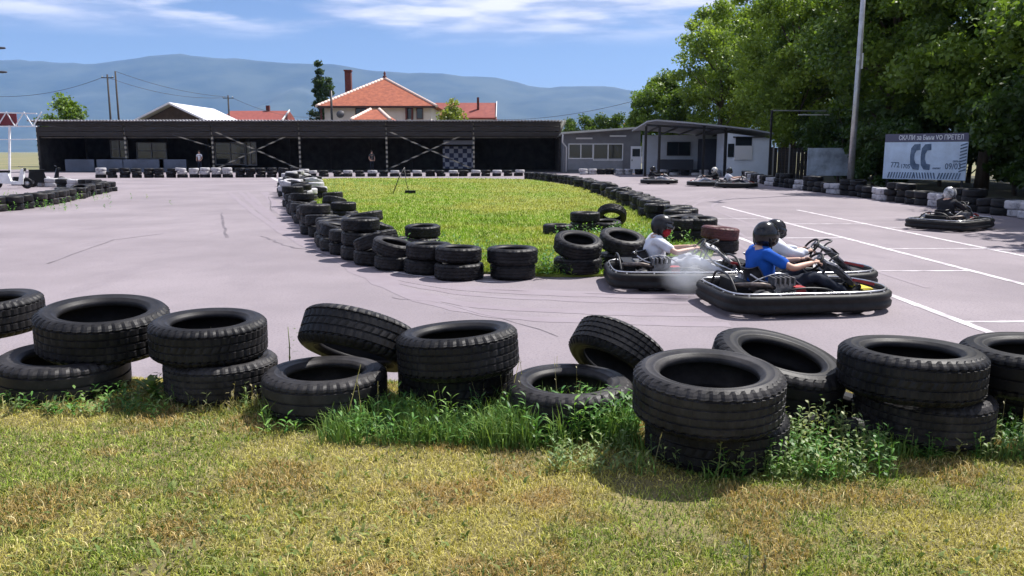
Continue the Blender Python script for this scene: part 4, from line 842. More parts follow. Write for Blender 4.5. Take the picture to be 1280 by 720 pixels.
def banner():
    a, b = AT(1103, 222, 33.6), AT(1206, 229, 31.2); W = (b - a).xy.length; ang = math.atan2(b.y - a.y, b.x - a.x)
    zb = .62; Hh = 1.75
    r = empty('phone_banner', (a.x, a.y, zb - .02), ang); tag(r, 'white-blue roadside banner with two telephone handsets and dark lettering', 'banner')
    pale = mat('banner_pale_blue', (.56, .68, .84), .6, .10, 2.2, bump=.8, bscale=2.5); navy = mat('banner_navy', (.045, .09, .17), .6, 0, 3, c2=(.14, .20, .30)); hdr = mat('banner_header', (.10, .10, .16), .6); wt = mat('banner_white', (.72, .74, .80), .6)
    MB().box((W / 2, .03, Hh / 2 - .16), (W, .04, Hh - .32)).build('panel', pale, r); MB().box((W / 2, .03, Hh - .155), (W, .042, .31)).build('header', hdr, r)
    text('СКАЛИ за Бини VO ПРЕТЕЛ', .25, wt, r, (W * .56, .004, Hh - .16), sx=.72, bold=.004)
    def handset(cx):
        pts = [(.14, .46), (-.04, .44), (-.13, .30), (-.15, 0), (-.13, -.30), (-.04, -.46), (.14, -.48), (.15, -.28), (.03, -.25), (-.02, -.10), (-.02, .10), (.03, .22), (.15, .24)]
        MB().prism([(cx + x * 1.25, z * 1.06) for x, z in pts], -.012, .006, Matrix.Rotation(R(90), 3, 'X')).build('telephone_handset', navy, r, (0, 0, Hh * .50))
    handset(W * .39); handset(W * .52)
    for s, x, z, t in ((.30, .15, .31, '772'), (.24, .28, .28, '1705'), (.33, .85, .29, '09/03'), (.09, .89, .40, 'ОНЛАЈН'), (.10, .66, .25, 'контакт')): text(t, s, navy, r, (W * x, .003, Hh * z), bold=.003, sx=.8)
    for k in range(26):                                     # slanted dark dashes along the foot
        x = W * (.06 + .034 * k); d = .06 if k < 10 else (-.06 if k < 18 else .07)
        MB().prism([(x, .04), (x + .045, .04), (x + .045 + d, .27), (x + d, .27)], -.006, .006, Matrix.Rotation(R(90), 3, 'X')).build('foot_dash', navy, r)
    for k in range(9):
        z = .30 + .12 * k; MB().prism([(W - .26, z), (W - .02, z + .08), (W - .02, z + .13), (W - .26, z + .05)], -.006, .006, Matrix.Rotation(R(90), 3, 'X')).build('edge_dash', navy, r)
    for x in (.15, W - .15): MB().box((x, .10, Hh / 2 - .3), (.07, .07, Hh + .6)).build('post', M_blackm, r)
    r2 = empty('faded_banner', AT(1008, 222, 41.5), 0); r2.location.z = .45; tag(r2, 'faded grey-blue banner in the shade left of the lamp pole', 'banner')
    w2 = AT(1061, 200, 41.5).x - AT(1008, 200, 41.5).x; MB().box((w2 / 2, 0, .72), (w2, .05, 1.35)).build('panel', mat('faded_banner_blue', (.36, .42, .50), .7, .35, 1.5), r2)
    for x in (.1, w2 - .1): MB().box((x, .06, .5), (.07, .06, 1.9)).build('post', M_blackm, r2)
    r3 = empty('sign_beam', (0, 47, 0)); tag(r3, 'thin horizontal steel beam on posts among the dark trees', 'beam')
    a, b = AT(965, 138, 47), AT(1064, 139, 47)
    MB().bar(a - Vector((0, 47, 0)), b - Vector((0, 47, 0)), .08, .06).build('top_bar', M_steel, r3); MB().bar(AT(998, 143.5, 47) - Vector((0, 47, 0)), AT(1037, 143.5, 47) - Vector((0, 47, 0)), .08, .05).build('strip_light', M_trimw, r3)
    for q in (a, b): MB().box((q.x, 0, q.z / 2), (.10, .10, q.z)).build('post', M_blackm, r3)
    fe = empty('fence', (0, 47.5, 0)); tag(fe, 'dark board fence between the white cabin and the faded banner', 'fence')
    x0, x1 = AT(962, 200, 47.5).x, AT(1010, 200, 47.5).x; n = 10; pm = MB().box((0, 0, .95), ((x1 - x0) / n - .03, .04, 1.9)).mesh('board'); pm.materials.append(M_dark)
    for k in range(n): link_mesh('board', pm, None, fe, (x0 + (x1 - x0) * (k + .5) / n, random.uniform(-.01, .01), random.uniform(-.03, .03)))
    for px in (966, 986): MB().box((AT(px, 200, 47.5).x, -.06, 1.0), (.07, .06, 2.1)).build('post', mat('pale_post', (.25, .25, .24), .8), fe)
banner()
M_wire = mat('dark_cable', (.03, .03, .035), .6)
def pole(px, py_top, Y, label, arm=True, z0=0, r_=.11):
    t = AT(px, py_top, Y); r = empty('utility_pole', (t.x, Y, 0)); tag(r, label, 'utility pole', 'utility poles behind the shed')
    MB().tube([(0, 0, 0), (0, 0, t.z)], [r_ * 1.3, r_ * .8], 8).build('mast', mat('pole_timber', (.045, .04, .038), .9), r)
    if arm: MB().box((0, 0, t.z - .35), (1.3, .09, .09)).build('crossarm', M_blackm, r); [MB().lathe([(0, 0), (.05, 0), (.06, .1), (0, .16)], 8).build('insulator', M_steel, r, (x, 0, t.z - .3)) for x in (-.55, 0, .55)]
    return t
pa = pole(285, 119, 105, 'single utility pole rising from the faded red roof'); pb = pole(134, 93, 92, 'utility pole with crossarm above the shed, nearer the barn'); pc = pole(144, 89, 92, 'taller bare pole standing beside the crossarm pole', False)
def wire(a, b, sag, label):
    pts = [a.lerp(b, t / 16) - Vector((0, 0, sag * 4 * (t / 16) * (1 - t / 16))) for t in range(17)]
    o = MB().tube(pts, .022, 5).build('overhead_wire', M_wire); tag(o, label, 'wire', 'overhead wires')
wire(pb + Vector((0, 0, -.3)), pa + Vector((-.5, 0, -.3)), .7, 'lower overhead wire running from the crossarm pole to the single pole')
wire(pc, pa + Vector((0, 0, -.2)), .5, 'upper overhead wire running from the bare pole to the single pole')
wire(pa + Vector((.5, 0, -.3)), AT(400, 146, 118), .8, 'overhead wire dropping from the single pole to the house')
wire(AT(-40, 118, 88), pb + Vector((-.5, 0, -.3)), .9, 'overhead wire entering from the photo edge to the crossarm pole')
wire(AT(610, 149, 108), AT(838, 113, 84), .9, 'overhead wire slanting from the red roof up into the trees')
def street_lamp(px, py, Y, label):
    t = AT(px, py, Y); r = empty('street_lamp', (t.x - 2.2, Y, 0)); tag(r, label, 'street lamp', 'street lamps at the photo edge')
    MB().tube([(0, 0, 0), (0, 0, t.z - .4), (.5, 0, t.z + .1), (1.5, 0, t.z + .05)], [.09, .07, .05, .04], 8).build('pole', M_steel, r)
    MB().lathe([(0, -.5), (.10, -.42), (.16, 0), (.12, .40), (0, .5)], 10, Matrix.Rotation(R(90), 3, 'Y') @ Matrix.Diagonal((.6, 1, 1))).build('lamp_head', mat('lamp_head_dark', (.05, .055, .07), .5), r, (1.9, 0, t.z))
street_lamp(4, 60, 60, 'upper street lamp head reaching in from the photo edge'); street_lamp(6, 90, 64, 'lower street lamp head reaching in from the photo edge')
def gantry():
    Y = 50; r = empty('truss_gantry', (0, Y, 0)); tag(r, 'white steel truss gantry on legs left of the long shed', 'gantry')
    def P(px, py, dy=0): q = AT(px, py, Y); return Vector((q.x, dy, q.z))
    MB().bar(P(-60, 139), P(46, 142), .07).build('top_chord', M_white, r); MB().bar(P(-60, 158), P(46, 158), .07).build('bottom_chord', M_white, r)
    for k in range(10): a = -58 + k * 11; MB().bar(P(a, 158 if k % 2 else 140), P(a + 11, 140 if k % 2 else 158), .05).build('lattice_bar', M_white, r)
    for px in (12, -50): MB().bar(P(px, 157), P(px, 223), .10).build('leg', M_white, r)
    MB().bar(P(-60, 175), P(46, 174), .05).build('lower_rail', M_white, r)
    MB().box((P(-10, 150).x, .12, P(0, 150).z), (2.8, .04, .8)).build('sign_panel', mat('maroon_sign', (.16, .02, .03), .6), r)
gantry()
def scooters():
    for i, (px, py, Y, lab) in enumerate(((14, 222, 38, 'white scooter parked by the outer barrier, nearer the gantry'), (58, 221, 40, 'dark scooter parked behind the outer barrier'))):
        r = empty('scooter', (AT(px, py, Y).x, Y, 0), R(15 + 20 * i)); tag(r, lab, 'scooter', 'parked scooters')
        bm_ = M_white if i == 0 else M_black
        for s, x in ((1, .62), (-1, -.62)): w = MB().lathe([(.12, -.05), (.22, -.05), (.25, 0), (.22, .05), (.12, .05)], 18, Matrix.Rotation(R(90), 3, 'X'), closed=True).build('wheel', RUB['black'], r, (x, 0, .25)); MB().lathe([(0, -.03), (.12, -.03), (.12, .03), (0, .03)], 12, Matrix.Rotation(R(90), 3, 'X')).build('rim', M_steel, w)
        MB().prism([(-.75, .45), (-.7, .72), (-.1, .74), (.0, .35), (.3, .32), (.45, .9), (.55, .9), (.5, .2), (-.4, .25)], -.13, .13, Matrix.Rotation(R(90), 3, 'X')).build('body', bm_, r)
        MB().box((-.38, 0, .78), (.66, .26, .10)).build('seat', M_black, r); MB().tube([(.42, -.32, 1.0), (.46, 0, .98), (.42, .32, 1.0)], .018, 6).build('handlebar', M_blackm, r); MB().box((.58, 0, .86), (.08, .16, .14)).build('headlight', M_glass, r)
scooters()
def prop_stick():
    p = G(491, 243); r = empty('prop_stick', (p.x, p.y, 0)); tag(r, 'thin dark stick standing askew in the island grass', 'stick')
    MB().tube([(0, 0, 0), (.22, .1, .6), (.45, .25, 1.05)], .018, 6).build('stick', M_blackm, r); MB().tube([(.45, .25, 1.05), (.52, .1, .5), (.62, -.02, .14)], .012, 6).build('strut', M_blackm, r)
    MB().box((.70, -.05, .10), (.40, .2, .12)).build('foot_block', M_black, r)
prop_stick()

# ------------------------------------------------------------------ karts
M_yel = mat('yellow_plastic', (.62, .50, .03), .4, .1, 8); M_redp = mat('red_plastic', (.36, .03, .03), .4, .2, 8); M_wpl = mat('scuffed_white_plastic', (.52, .52, .54), .5, .0, 14, c2=(.06, .06, .065)); M_seat = mat('seat_shell', (.03, .03, .034), .5, .3, 9)
M_alu = mat('cast_aluminium', (.16, .16, .17), .45, .4, 20, metal=.8); M_slick = mat('slick_rubber', (.014, .014, .015), .6, .5, 15)
def spline(p, k=6, closed=False):
    n = len(p); o = []
    for i in range(n if closed else n - 1):
        g = lambda j: Vector(p[j % n]) if closed else Vector(p[max(0, min(n - 1, j))])
        a, b, c, d = g(i - 1), g(i), g(i + 1), g(i + 2)
        for q in range(k):
            t = q / k; o.append(0.5 * ((2 * b) + (c - a) * t + (2 * a - 5 * b + 4 * c - d) * t * t + (3 * b - a - 3 * c + d) * t ** 3))
    if not closed: o.append(Vector(p[-1]))
    return o
def sweep(path, sec, up=Vector((0, 0, 1))):
    """closed sweep of a closed section [(out, z)] round a closed plan path"""
    n = len(path); k = len(sec); vs = []
    for i, p in enumerate(path):
        t = (path[(i + 1) % n] - path[i - 1]).normalized(); o = t.cross(up)
        vs += [p + o * a + up * z for a, z in sec]
    fs = [(i * k + j, ((i + 1) % n) * k + j, ((i + 1) % n) * k + (j + 1) % k, i * k + (j + 1) % k) for i in range(n) for j in range(k)]
    return vs, fs
BH = [(-.97, 0), (-.97, .34), (-.93, .55), (-.80, .655), (-.45, .67), (-.05, .655), (.35, .65), (.62, .60), (.82, .52), (.96, .36), (1.03, .16), (1.04, 0)]
BUMP = spline([(x, -y, 0) for x, y in BH] + [(x, y, 0) for x, y in reversed(BH[1:-1])], 4, True)
def make_kart(trim, engine_red=True):
    r = empty('go_kart')
    sec = [(.0, .055), (.03, .05), (.05, .07), (.055, .115), (.035, .135), (.033, .155), (.05, .175), (.048, .215), (.02, .24), (-.03, .24), (-.045, .22), (-.04, .10), (-.03, .065)]
    vs, fs = sweep(BUMP, sec); b = MB().add(vs, fs, True).build('bumper', M_black, r)
    MB().tube([p * 1.0 + Vector((p.x * -.02, p.y * -.03, .258)) for p in BUMP], .011, 7, True).build('bumper_rail', M_chrome, b)
    bolt = MB().lathe([(0, .012), (.012, .010), (.016, 0)], 8).mesh('bolt'); bolt.materials.append(M_alu)
    for k in range(0, len(BUMP), 4): link_mesh('bolt', bolt, None, b, BUMP[k] + Vector((0, 0, .241)))
    for s in (-1, 1):                                      # side pods between bumper and chassis
        MB().prism([(-.42, s * .36), (.30, s * .34), (.36, s * .52), (.30, s * .60), (-.36, s * .61), (-.44, s * .5)][::s], .07, .195).build('side_pod', M_black, r)
        MB().tube(spline([(-.46, s * .50, .22), (-.2, s * .56, .30), (.12, s * .54, .29), (.34, s * .44, .20)], 5), .012, 6).build('side_bar', M_blackm, r)
    MB().tube(spline([(-.70, -.30, .30), (-.52, -.36, .40), (-.30, -.34, .44), (-.10, -.30, .34), (.06, -.26, .20)], 5), .007, 5).build('throttle_cable', M_wpl, r)
    MB().tube(spline([(-.84, -.40, .24), (-.86, -.2, .40), (-.86, .2, .40), (-.84, .40, .24)], 5), .014, 7).build('rear_hoop', M_blackm, r)
    MB().prism([(.50, -.42), (.84, -.34), (.97, -.15), (.97, .15), (.84, .34), (.50, .42)], .06, .205).build('front_tray', M_black, r)
    fr = MB()
    for s in (-1, 1):
        fr.tube(spline([(-.85, s * .32, .09), (-.4, s * .33, .07), (.2, s * .30, .07), (.55, s * .2, .07), (.88, s * .18, .09)], 4), .017, 7)
        fr.tube(spline([(-.4, s * .33, .07), (-.35, s * .55, .10), (-.1, s * .62, .11), (.2, s * .60, .11), (.3, s * .32, .07)], 4), .013, 7)
    for x, w in ((-.85, .62), (-.4, .66), (.2, .6), (.88, .36)): fr.tube([(x, -w / 2, .08), (x, w / 2, .08)], .016, 7)
    fr.build('chassis', M_blackm, r)
    MB().prism([(-.25, -.3), (.3, -.29), (.88, -.18), (.88, .18), (.3, .29), (-.25, .3)], .045, .055).build('floor_pan', M_alu, r)
    # seat shell
    S = [(-.60, .47, .16), (-.57, .41, .19), (-.53, .32, .205), (-.47, .20, .215), (-.36, .11, .21), (-.18, .09, .20), (-.06, .13, .185)]; vs = []; m = 9
    for x, z, w in S:
        for j in range(m):
            t = j / (m - 1) * 2 - 1; e = abs(t) ** 3; vs.append((x + .10 * e, w * math.sin(t * 1.45), z + .10 * e * (1 if x > -.5 else .35)))
    fs = [(i * m + j, i * m + j + 1, (i + 1) * m + j + 1, (i + 1) * m + j) for i in range(len(S) - 1) for j in range(m - 1)]
    n0 = len(vs); vs += [(x - .014, y * 1.05, z - .012) for x, y, z in vs]; fs += [tuple(reversed([q + n0 for q in f])) for f in fs]
    e = [j for j in range(m)] + [i * m + m - 1 for i in range(1, len(S))] + [(len(S) - 1) * m + j for j in range(m - 2, -1, -1)] + [i * m for i in range(len(S) - 2, 0, -1)]
    fs += [(e[i], e[(i + 1) % len(e)], e[(i + 1) % len(e)] + n0, e[i] + n0) for i in range(len(e))]
    MB().add(vs, fs, True).build('seat', M_seat, r)
    MB().tube(spline([(-.1, -.27, .12), (-.22, -.29, .30), (-.48, -.28, .34), (-.62, -.22, .42)], 5), .011, 6).build('seat_guard', M_chrome, r)
    MB().tube(spline([(-.1, .27, .12), (-.22, .29, .30), (-.48, .28, .34), (-.62, .22, .42)], 5), .011, 6).build('seat_guard', M_chrome, r)
    # steering
    tl = Matrix.Rotation(R(-52), 3, 'Y'); c = Vector((.235, 0, .52))
    pts = []
    for k in range(28):
        a = 2 * math.pi * k / 28; rad = .145 if abs(math.sin(a)) < .999 else .145
        y, x = .155 * math.sin(a), .125 * math.cos(a); pts.append(c + tl @ Vector((x, y, 0)))
    sw = MB().tube(pts, .015, 8, True)
    sw.build('steering_wheel', M_black, r)
    sp = MB()
    for a in (0, 2.2, -2.2): sp.bar(c, c + tl @ Vector((.12 * math.cos(a), .15 * math.sin(a), 0)), .03, .008)
    sp.build('spoke', M_alu, r); MB().tube([c, (.62, 0, .13)], .012, 7).build('steering_column', M_chrome, r)
    MB().tube(spline([(.26, -.12, .30), (.36, -.13, .54), (.47, -.10, .605), (.49, 0, .61), (.47, .10, .605), (.36, .13, .54), (.26, .12, .30)], 5), .012, 7).build('dash_hoop', M_blackm, r)
    fp = MB(); q = [(.32, .16, .55), (.45, .17, .50), (.64, .15, .34), (.78, .12, .22)]
    vs = []
    for x, w, z in q: vs += [(x, -w, z), (x, 0, z + .035), (x, w, z), (x - .012, -w, z - .02), (x - .012, 0, z + .015), (x - .012, w, z - .02)]
    fs = []
    for i in range(3):
        a = 6 * i; bq = a + 6; fs += [(a, bq, bq + 1, a + 1), (a + 1, bq + 1, bq + 2, a + 2), (a + 3, a + 4, bq + 4, bq + 3), (a + 4, a + 5, bq + 5, bq + 4), (a, a + 3, bq + 3, bq), (a + 2, bq + 2, bq + 5, a + 5)]
    fs += [(0, 1, 4, 3), (1, 2, 5, 4), (18, 21, 22, 19), (19, 22, 23, 20)]
    fa = fp.add(vs, fs).build('steering_fairing', M_wpl, r); MB().box((.545, 0, .468), (.12, .2, .006), Matrix.Rotation(R(40), 3, 'Y')).build('number_plate', M_black, fa)
    MB().prism([(.74, -.24), (.88, -.20), (.91, -.10), (.91, .10), (.88, .20), (.74, .24)], .205, .222).build('nose_deck', trim, r); MB().bar((.64, -.19, .33), (.90, -.15, .27), .05, .03).build('nose_strip', M_redp, r)
    for s in (-1, 1): MB().box((.72, s * .12, .19), (.02, .06, .12), Matrix.Rotation(R(-20), 3, 'Y')).build('pedal', M_alu, r)
    # wheels
    for x, rr, w, y in ((-.56, .138, .19, .49), (.52, .128, .125, .50)):
        for s in (-1, 1):
            o = MB().lathe([(rr * .5, -w / 2), (rr * .8, -w / 2), (rr * .97, -w * .42), (rr, -w * .3), (rr, w * .3), (rr * .97, w * .42), (rr * .8, w / 2), (rr * .5, w / 2), (rr * .45, 0)], 22, Matrix.Rotation(R(90), 3, 'X'), closed=True).build('wheel', M_slick, r, (x, s * y, rr))
            MB().lathe([(0, -w * .2), (rr * .3, -w * .22), (rr * .5, -w * .42), (rr * .54, -w * .42), (rr * .52, 0), (rr * .54, w * .42), (rr * .5, w * .42), (rr * .3, w * .22), (0, w * .2)], 14, Matrix.Rotation(R(90), 3, 'X')).build('rim', M_alu, o)
    MB().tube([(-.56, -.5, .138), (-.56, .5, .138)], .02, 8).build('rear_axle', M_chrome, r)
    # engine on the driver's right, tank on the left
    en = MB().box((-.33, -.42, .20), (.26, .20, .17)).box((-.33, -.42, .315), (.20, .16, .06))
    for k in range(5): en.box((-.44 + .055 * k, -.42, .37), (.02, .19, .09))
    en = en.build('engine', M_alu, r); MB().tube([(-.33, -.36, .36), (-.33, -.20, .36)], .05, 10).build('air_filter', M_black, en); MB().box((-.15, -.44, .24), (.12, .16, .14)).build('recoil_cover', M_redp, en)
    MB().tube(spline([(-.44, -.45, .30), (-.58, -.50, .34), (-.72, -.42, .33), (-.82, -.25, .30)], 4), .028, 8).build('exhaust', mat('rusty_exhaust', (.12, .10, .09), .5, .5, 15, metal=.7), en)
    MB().box((-.30, .44, .24), (.34, .18, .20)).build('fuel_tank', M_wpl, r); MB().lathe([(0, 0), (.035, 0), (.035, .03), (0, .03)], 10).build('tank_cap', M_redp, r, (-.30, .44, .34))
    MB().box((-.72, 0, .27), (.16, .5, .14)).build('rear_cover', M_black, r)
    return r

# ------------------------------------------------------------------ people (skin-modifier bodies)
def skin(name, V, E, rad, sub=2, root=0):
    me = bpy.data.meshes.new(name); me.from_pydata(V, E, []); o = bpy.data.objects.new(name, me); col.objects.link(o)
    o.modifiers.new('s', 'SKIN'); s = o.modifiers.new('u', 'SUBSURF'); s.levels = sub; s.render_levels = sub
    for i, q in enumerate(me.skin_vertices[0].data): q.radius = (rad[i], rad[i]) if not isinstance(rad[i], tuple) else rad[i]; q.use_root = (i == root)
    dg = bpy.context.evaluated_depsgraph_get(); out = bpy.data.meshes.new_from_object(o.evaluated_get(dg)); bpy.data.objects.remove(o); bpy.data.meshes.remove(me)
    out.polygons.foreach_set('use_smooth', [True] * len(out.polygons)); return out
def join(meshes, name):
    bm = bmesh.new()
    for m in meshes: bm.from_mesh(m)
    out = bpy.data.meshes.new(name); bm.to_mesh(out); bm.free(); out.polygons.foreach_set('use_smooth', [True] * len(out.polygons)); return out
def hand_chains(wrist, fwd, down, side):
    """palm and five curled fingers: fwd along the forearm, down = curl direction, side = thumb side"""
    fwd, down, side = fwd.normalized(), down.normalized(), side.normalized(); out = []
    palm = wrist + fwd * .075
    out.append(([wrist - fwd * .02, wrist + fwd * .03, palm], [(0, 1), (1, 2)], [(.024, .020), (.032, .020), (.034, .018)]))
    for k, (o, l) in enumerate(((.027, .9), (.009, 1.0), (-.009, .95), (-.026, .75))):
        b = palm + side * o; p1 = b + (fwd * .75 + down * .6) * .034 * l; p2 = p1 + (down * .95 - fwd * .1) * .026 * l; p3 = p2 + (-fwd * .8 + down * .35) * .022 * l
        out.append(([b - fwd * .02, p1, p2, p3], [(0, 1), (1, 2), (2, 3)], [.0095, .009, .0085, .0075]))
    b = wrist + fwd * .025 + side * .024; p1 = b + (side * .7 + fwd * .7) * .034; p2 = p1 + (fwd * .7 + down * .5 - side * .2) * .03
    out.append(([b, p1, p2], [(0, 1), (1, 2)], [.013, .0105, .008])); return out
def seated_driver(label, shirt, trousers, skinm, helmet_m, lean=0.0, look=0.0, sleeve=.55, mask=None, visor=True, shoes=None, gloves=None, bigger=1.0, group='kart drivers'):
    r = empty('person'); tag(r, label, 'person', group)
    L = lean
    hip = Vector((-.36, 0, .22)); bel = Vector((-.40 + .2 * L, 0, .36)); che = Vector((-.41 + .55 * L, 0, .54)); sh = Vector((-.40 + .75 * L, 0, .65)); nk = Vector((-.385 + .9 * L, 0, .72)); hd = Vector((-.345 + 1.05 * L, 0, .805 - .04 * L))
    V, E, Rd = [], [], []
    def add(p, rad, par=None):
        V.append(tuple(p)); Rd.append(rad); i = len(V) - 1
        if par is not None: E.append((par, i))
        return i
    a = add(hip, (.14, .115)); b = add(bel, (.135, .11), a); c = add(che, (.155, .115), b); d = add(sh, (.12, .085), c); e = add(nk, .052, d); f = add(hd - Vector((0, 0, .03)), .075, e); g = add(hd + Vector((.01, 0, .05)), .085, f); add(hd + Vector((0, 0, .10)), .06, g)
    arms, legs, extra = [], [], []
    for s in (-1, 1):
        s1 = Vector((sh.x, s * .17, sh.z - .01)); wr = Vector((.16, s * .155, .535)); mid = (s1 + wr) / 2; el = mid + Vector((-.02, s * .12, -.10))
        i = add(s1, (.062, .062), d); j = add(s1.lerp(el, .5), .05, i); k = add(el, .043, j); l = add(el.lerp(wr, .45), .039, k); m = add(wr, .026, l)
        arms.append((s1, el, wr)); fw = (wr - el).normalized(); extra += hand_chains(wr, Vector((.85, -s * .1, .1)), Vector((.25, -s * .15, -1)), Vector((.1, -s * .9, .45)))
        h1 = Vector((-.30, s * .09, .20)); kn = Vector((.16, s * .20, .385)); an = Vector((.60, s * .145, .16)); to = Vector((.715, s * .14, .215))
        i = add(h1, .088, a); j = add(h1.lerp(kn, .5) + Vector((0, 0, -.01)), .078, i); k = add(kn, .06, j); l = add(kn.lerp(an, .4), .056, k); m = add(an, .038, l); add(to, .036, m); legs.append((h1, kn, an, to))
    body = skin('body', V, E, Rd, 2); hands = [skin('h', *x, sub=1) for x in extra]
    bo = link_mesh('body', join([body] + hands, 'body'), skinm, r)
    # shirt: torso and sleeves, a little wider than the body
    V, E, Rd = [], [], []; B = 1.25 * bigger
    a = add(hip + Vector((0, 0, .015)), (.15 * B, .14 * B)); b = add(bel, (.15 * B, .138 * B), a); c = add(che, (.165 * B, .145 * B), b); d = add(sh + Vector((0, 0, .005)), (.13 * B, .11 * B), c); add(nk + Vector((-.004, 0, -.01)), .075, d)
    for s1, el, wr in arms:
        i = add(s1, .080 * bigger, d)
        if sleeve > 0: j = add(s1.lerp(el, .5), .070 * bigger, i); k = add(s1.lerp(el, min(1, sleeve + .3)), .066 * bigger, j)
        if sleeve > 1: l = add(el.lerp(wr, .5), .058 * bigger, k); add(el.lerp(wr, .92), .045, l)
    sm = skin('shirt', V, E, Rd, 2)
    for v in sm.vertices:                                   # cloth folds
        p = v.co; v.co += v.normal * (.006 * math.sin(p.z * 46 + p.y * 30 + p.x * 25) + .004 * math.sin(p.y * 70 - p.z * 35))
    link_mesh('shirt', sm, shirt, r)
    V, E, Rd = [], [], []; a = add(hip + Vector((.03, 0, -.02)), (.15, .118))
    for h1, kn, an, to in legs: i = add(h1 + Vector((.04, 0, 0)), .096, a); j = add(h1.lerp(kn, .55), .086, i); k = add(kn, .070, j); l = add(kn.lerp(an, .45), .066, k); add(kn.lerp(an, .93), .052, l)
    tm = skin('trousers', V, E, Rd, 2)
    for v in tm.vertices: p = v.co; v.co += v.normal * (.005 * math.sin(p.x * 48 + p.z * 30) + .003 * math.sin(p.x * 90 + p.y * 40))
    link_mesh('trousers', tm, trousers, r)
    for h1, kn, an, to in legs: link_mesh('shoe', skin('shoe', [tuple(an + Vector((-.03, 0, -.03))), tuple(an + Vector((.02, 0, 0))), tuple(to), tuple(to + Vector((.03, 0, .06)))], [(0, 1), (1, 2), (2, 3)], [.042, .046, .043, .036], 2), shoes or M_black, r)
    # helmet with chin bar and visor opening
    hv = []; nu, nv = 32, 20
    for i in range(nv + 1):
        t = i / nv; z = math.cos(t * math.pi * .86)
        for j in range(nu):
            a_ = 2 * math.pi * j / nu; rr = math.sin(t * math.pi * .86) ** .85; x = math.cos(a_) * rr; y = math.sin(a_) * rr
            X = x * .148 + (.018 if x > 0 and z < .2 else 0) * x; Yy = y * .122; Zz = z * .145 + .02
            front = max(0, x)
            if z < -.25: X += front * .018; Yy *= .97
            hv.append((X, Yy, Zz))
    hf = [(i * nu + j, (i + 1) * nu + j, (i + 1) * nu + (j + 1) % nu, i * nu + (j + 1) % nu) for i in range(nv) for j in range(nu)]
    def is_vis(f):
        cx = sum(hv[q][0] for q in f) / 4; cy_ = sum(hv[q][1] for q in f) / 4; cz = sum(hv[q][2] for q in f) / 4
        return cx > .035 and abs(math.atan2(cy_, cx)) < 1.15 and (-.045 if mask is None else -.16) < cz < .065
    tail = [q for q in hf if not is_vis(q)]; vis = [q for q in hf if is_vis(q)]
    hm = bpy.data.meshes.new('helmet'); hm.from_pydata(hv, [], tail); hm.polygons.foreach_set('use_smooth', [True] * len(hm.polygons))
    ho = link_mesh('helmet', hm, helmet_m, r, hd + Vector((.0, 0, .02)), (0, R(8), look)); ho.scale = (1.08, 1.1, 1.06)
    sol = ho.modifiers.new('thickness', 'SOLIDIFY'); sol.thickness = .012
    if mask is None or visor:
        use = vis if mask is None else [q for q in vis if sum(hv[k][2] for k in q) / 4 > .0]
        vm = bpy.data.meshes.new('visor'); vm.from_pydata([(x * .985, y * .985, z) for x, y, z in hv], [], use); vm.polygons.foreach_set('use_smooth', [True] * len(vm.polygons))
        vo = link_mesh('visor', vm, mat('smoked_visor', (.012, .012, .016), .08, spec=.8), ho); s2 = vo.modifiers.new('thickness', 'SOLIDIFY'); s2.thickness = .004
    if mask is not None:
        fm = MB().lathe([(0, -.125), (.055, -.12), (.083, -.08), (.092, -.03), (.09, .02), (.07, .05), (0, .06)], 20, Matrix.Diagonal((1.18, .95, 1))).build('face_scarf', mask, ho, (.022, 0, 0))
        MB().lathe([(0, .03), (.012, .02), (.016, -.01), (.008, -.03), (0, -.03)], 8).build('nose', skinm, ho, (.128, 0, -.0))
        for s in (-1, 1): MB().lathe([(0, .012), (.010, .006), (.013, 0), (.010, -.006), (0, -.012)], 8).build('eye', mat('eye_dark', (.02, .018, .016), .2), ho, (.118, s * .033, .03))
    MB().tube(spline([(-.05, -.118, -.02), (-.02, -.112, -.10), (.05, -.06, -.125), (.06, 0, -.13), (.05, .06, -.125), (-.02, .112, -.10), (-.05, .118, -.02)], 4), .008, 6).build('chin_strap', M_black, ho)
    return r
M_skin = mat('skin', (.48, .29, .21), .55, .08, 12); M_helm = mat('gloss_black_helmet', (.008, .008, .011), .22, 0, 5, coat=.15, spec=.35); M_helmw = mat('white_helmet', (.62, .61, .56), .2, .1, 10, coat=.5); M_helms = mat('black_white_helmet', (.03, .03, .035), .2, 0, 9, c2=(.65, .65, .66), coat=.4)
def cloth(name, c, v=.12): return mat(name, c, .9, v, 7, bump=.25, bscale=220, spec=.2)
M_blue = cloth('royal_blue_cotton', (.012, .085, .40)); M_wshirt = cloth('white_cotton', (.66, .68, .74), .06); M_blk = cloth('black_cotton', (.018, .018, .022), .3); M_jeans = cloth('dark_denim', (.022, .026, .038), .35); M_lj = cloth('pale_trousers', (.42, .44, .50), .12); M_redc = cloth('red_scarf', (.30, .02, .03)); M_shoe = cloth('grey_shoe', (.10, .11, .13))
def place(r, loc, ang, s=.92): r.location = loc; r.rotation_euler = (0, 0, R(ang)); r.scale = (s, s, s)
KG = 'karts on the track'
k1 = make_kart(M_yel); d1 = None
def kart_copy(label, loc, ang, trim=None):
    k = copy_tree(k1); place(k, loc, ang); tag(k, label, 'kart', KG)
    if trim is not None:
        for ch in k.children:
            if ch.name.startswith('nose_deck'):
                ch.data = ch.data.copy(); ch.data.materials.clear(); ch.data.materials.append(trim)
    return k
def driven(first, kl, loc, ang, **kw):
    if first: place(k1, loc, ang); tag(k1, kl, 'kart', KG)
    else: kart_copy(kl, loc, ang, kw.pop('trim', None))
    kw.pop('trim', None); ds = kw.pop('ds', .92); d = seated_driver(**kw); place(d, loc, ang, ds); return d
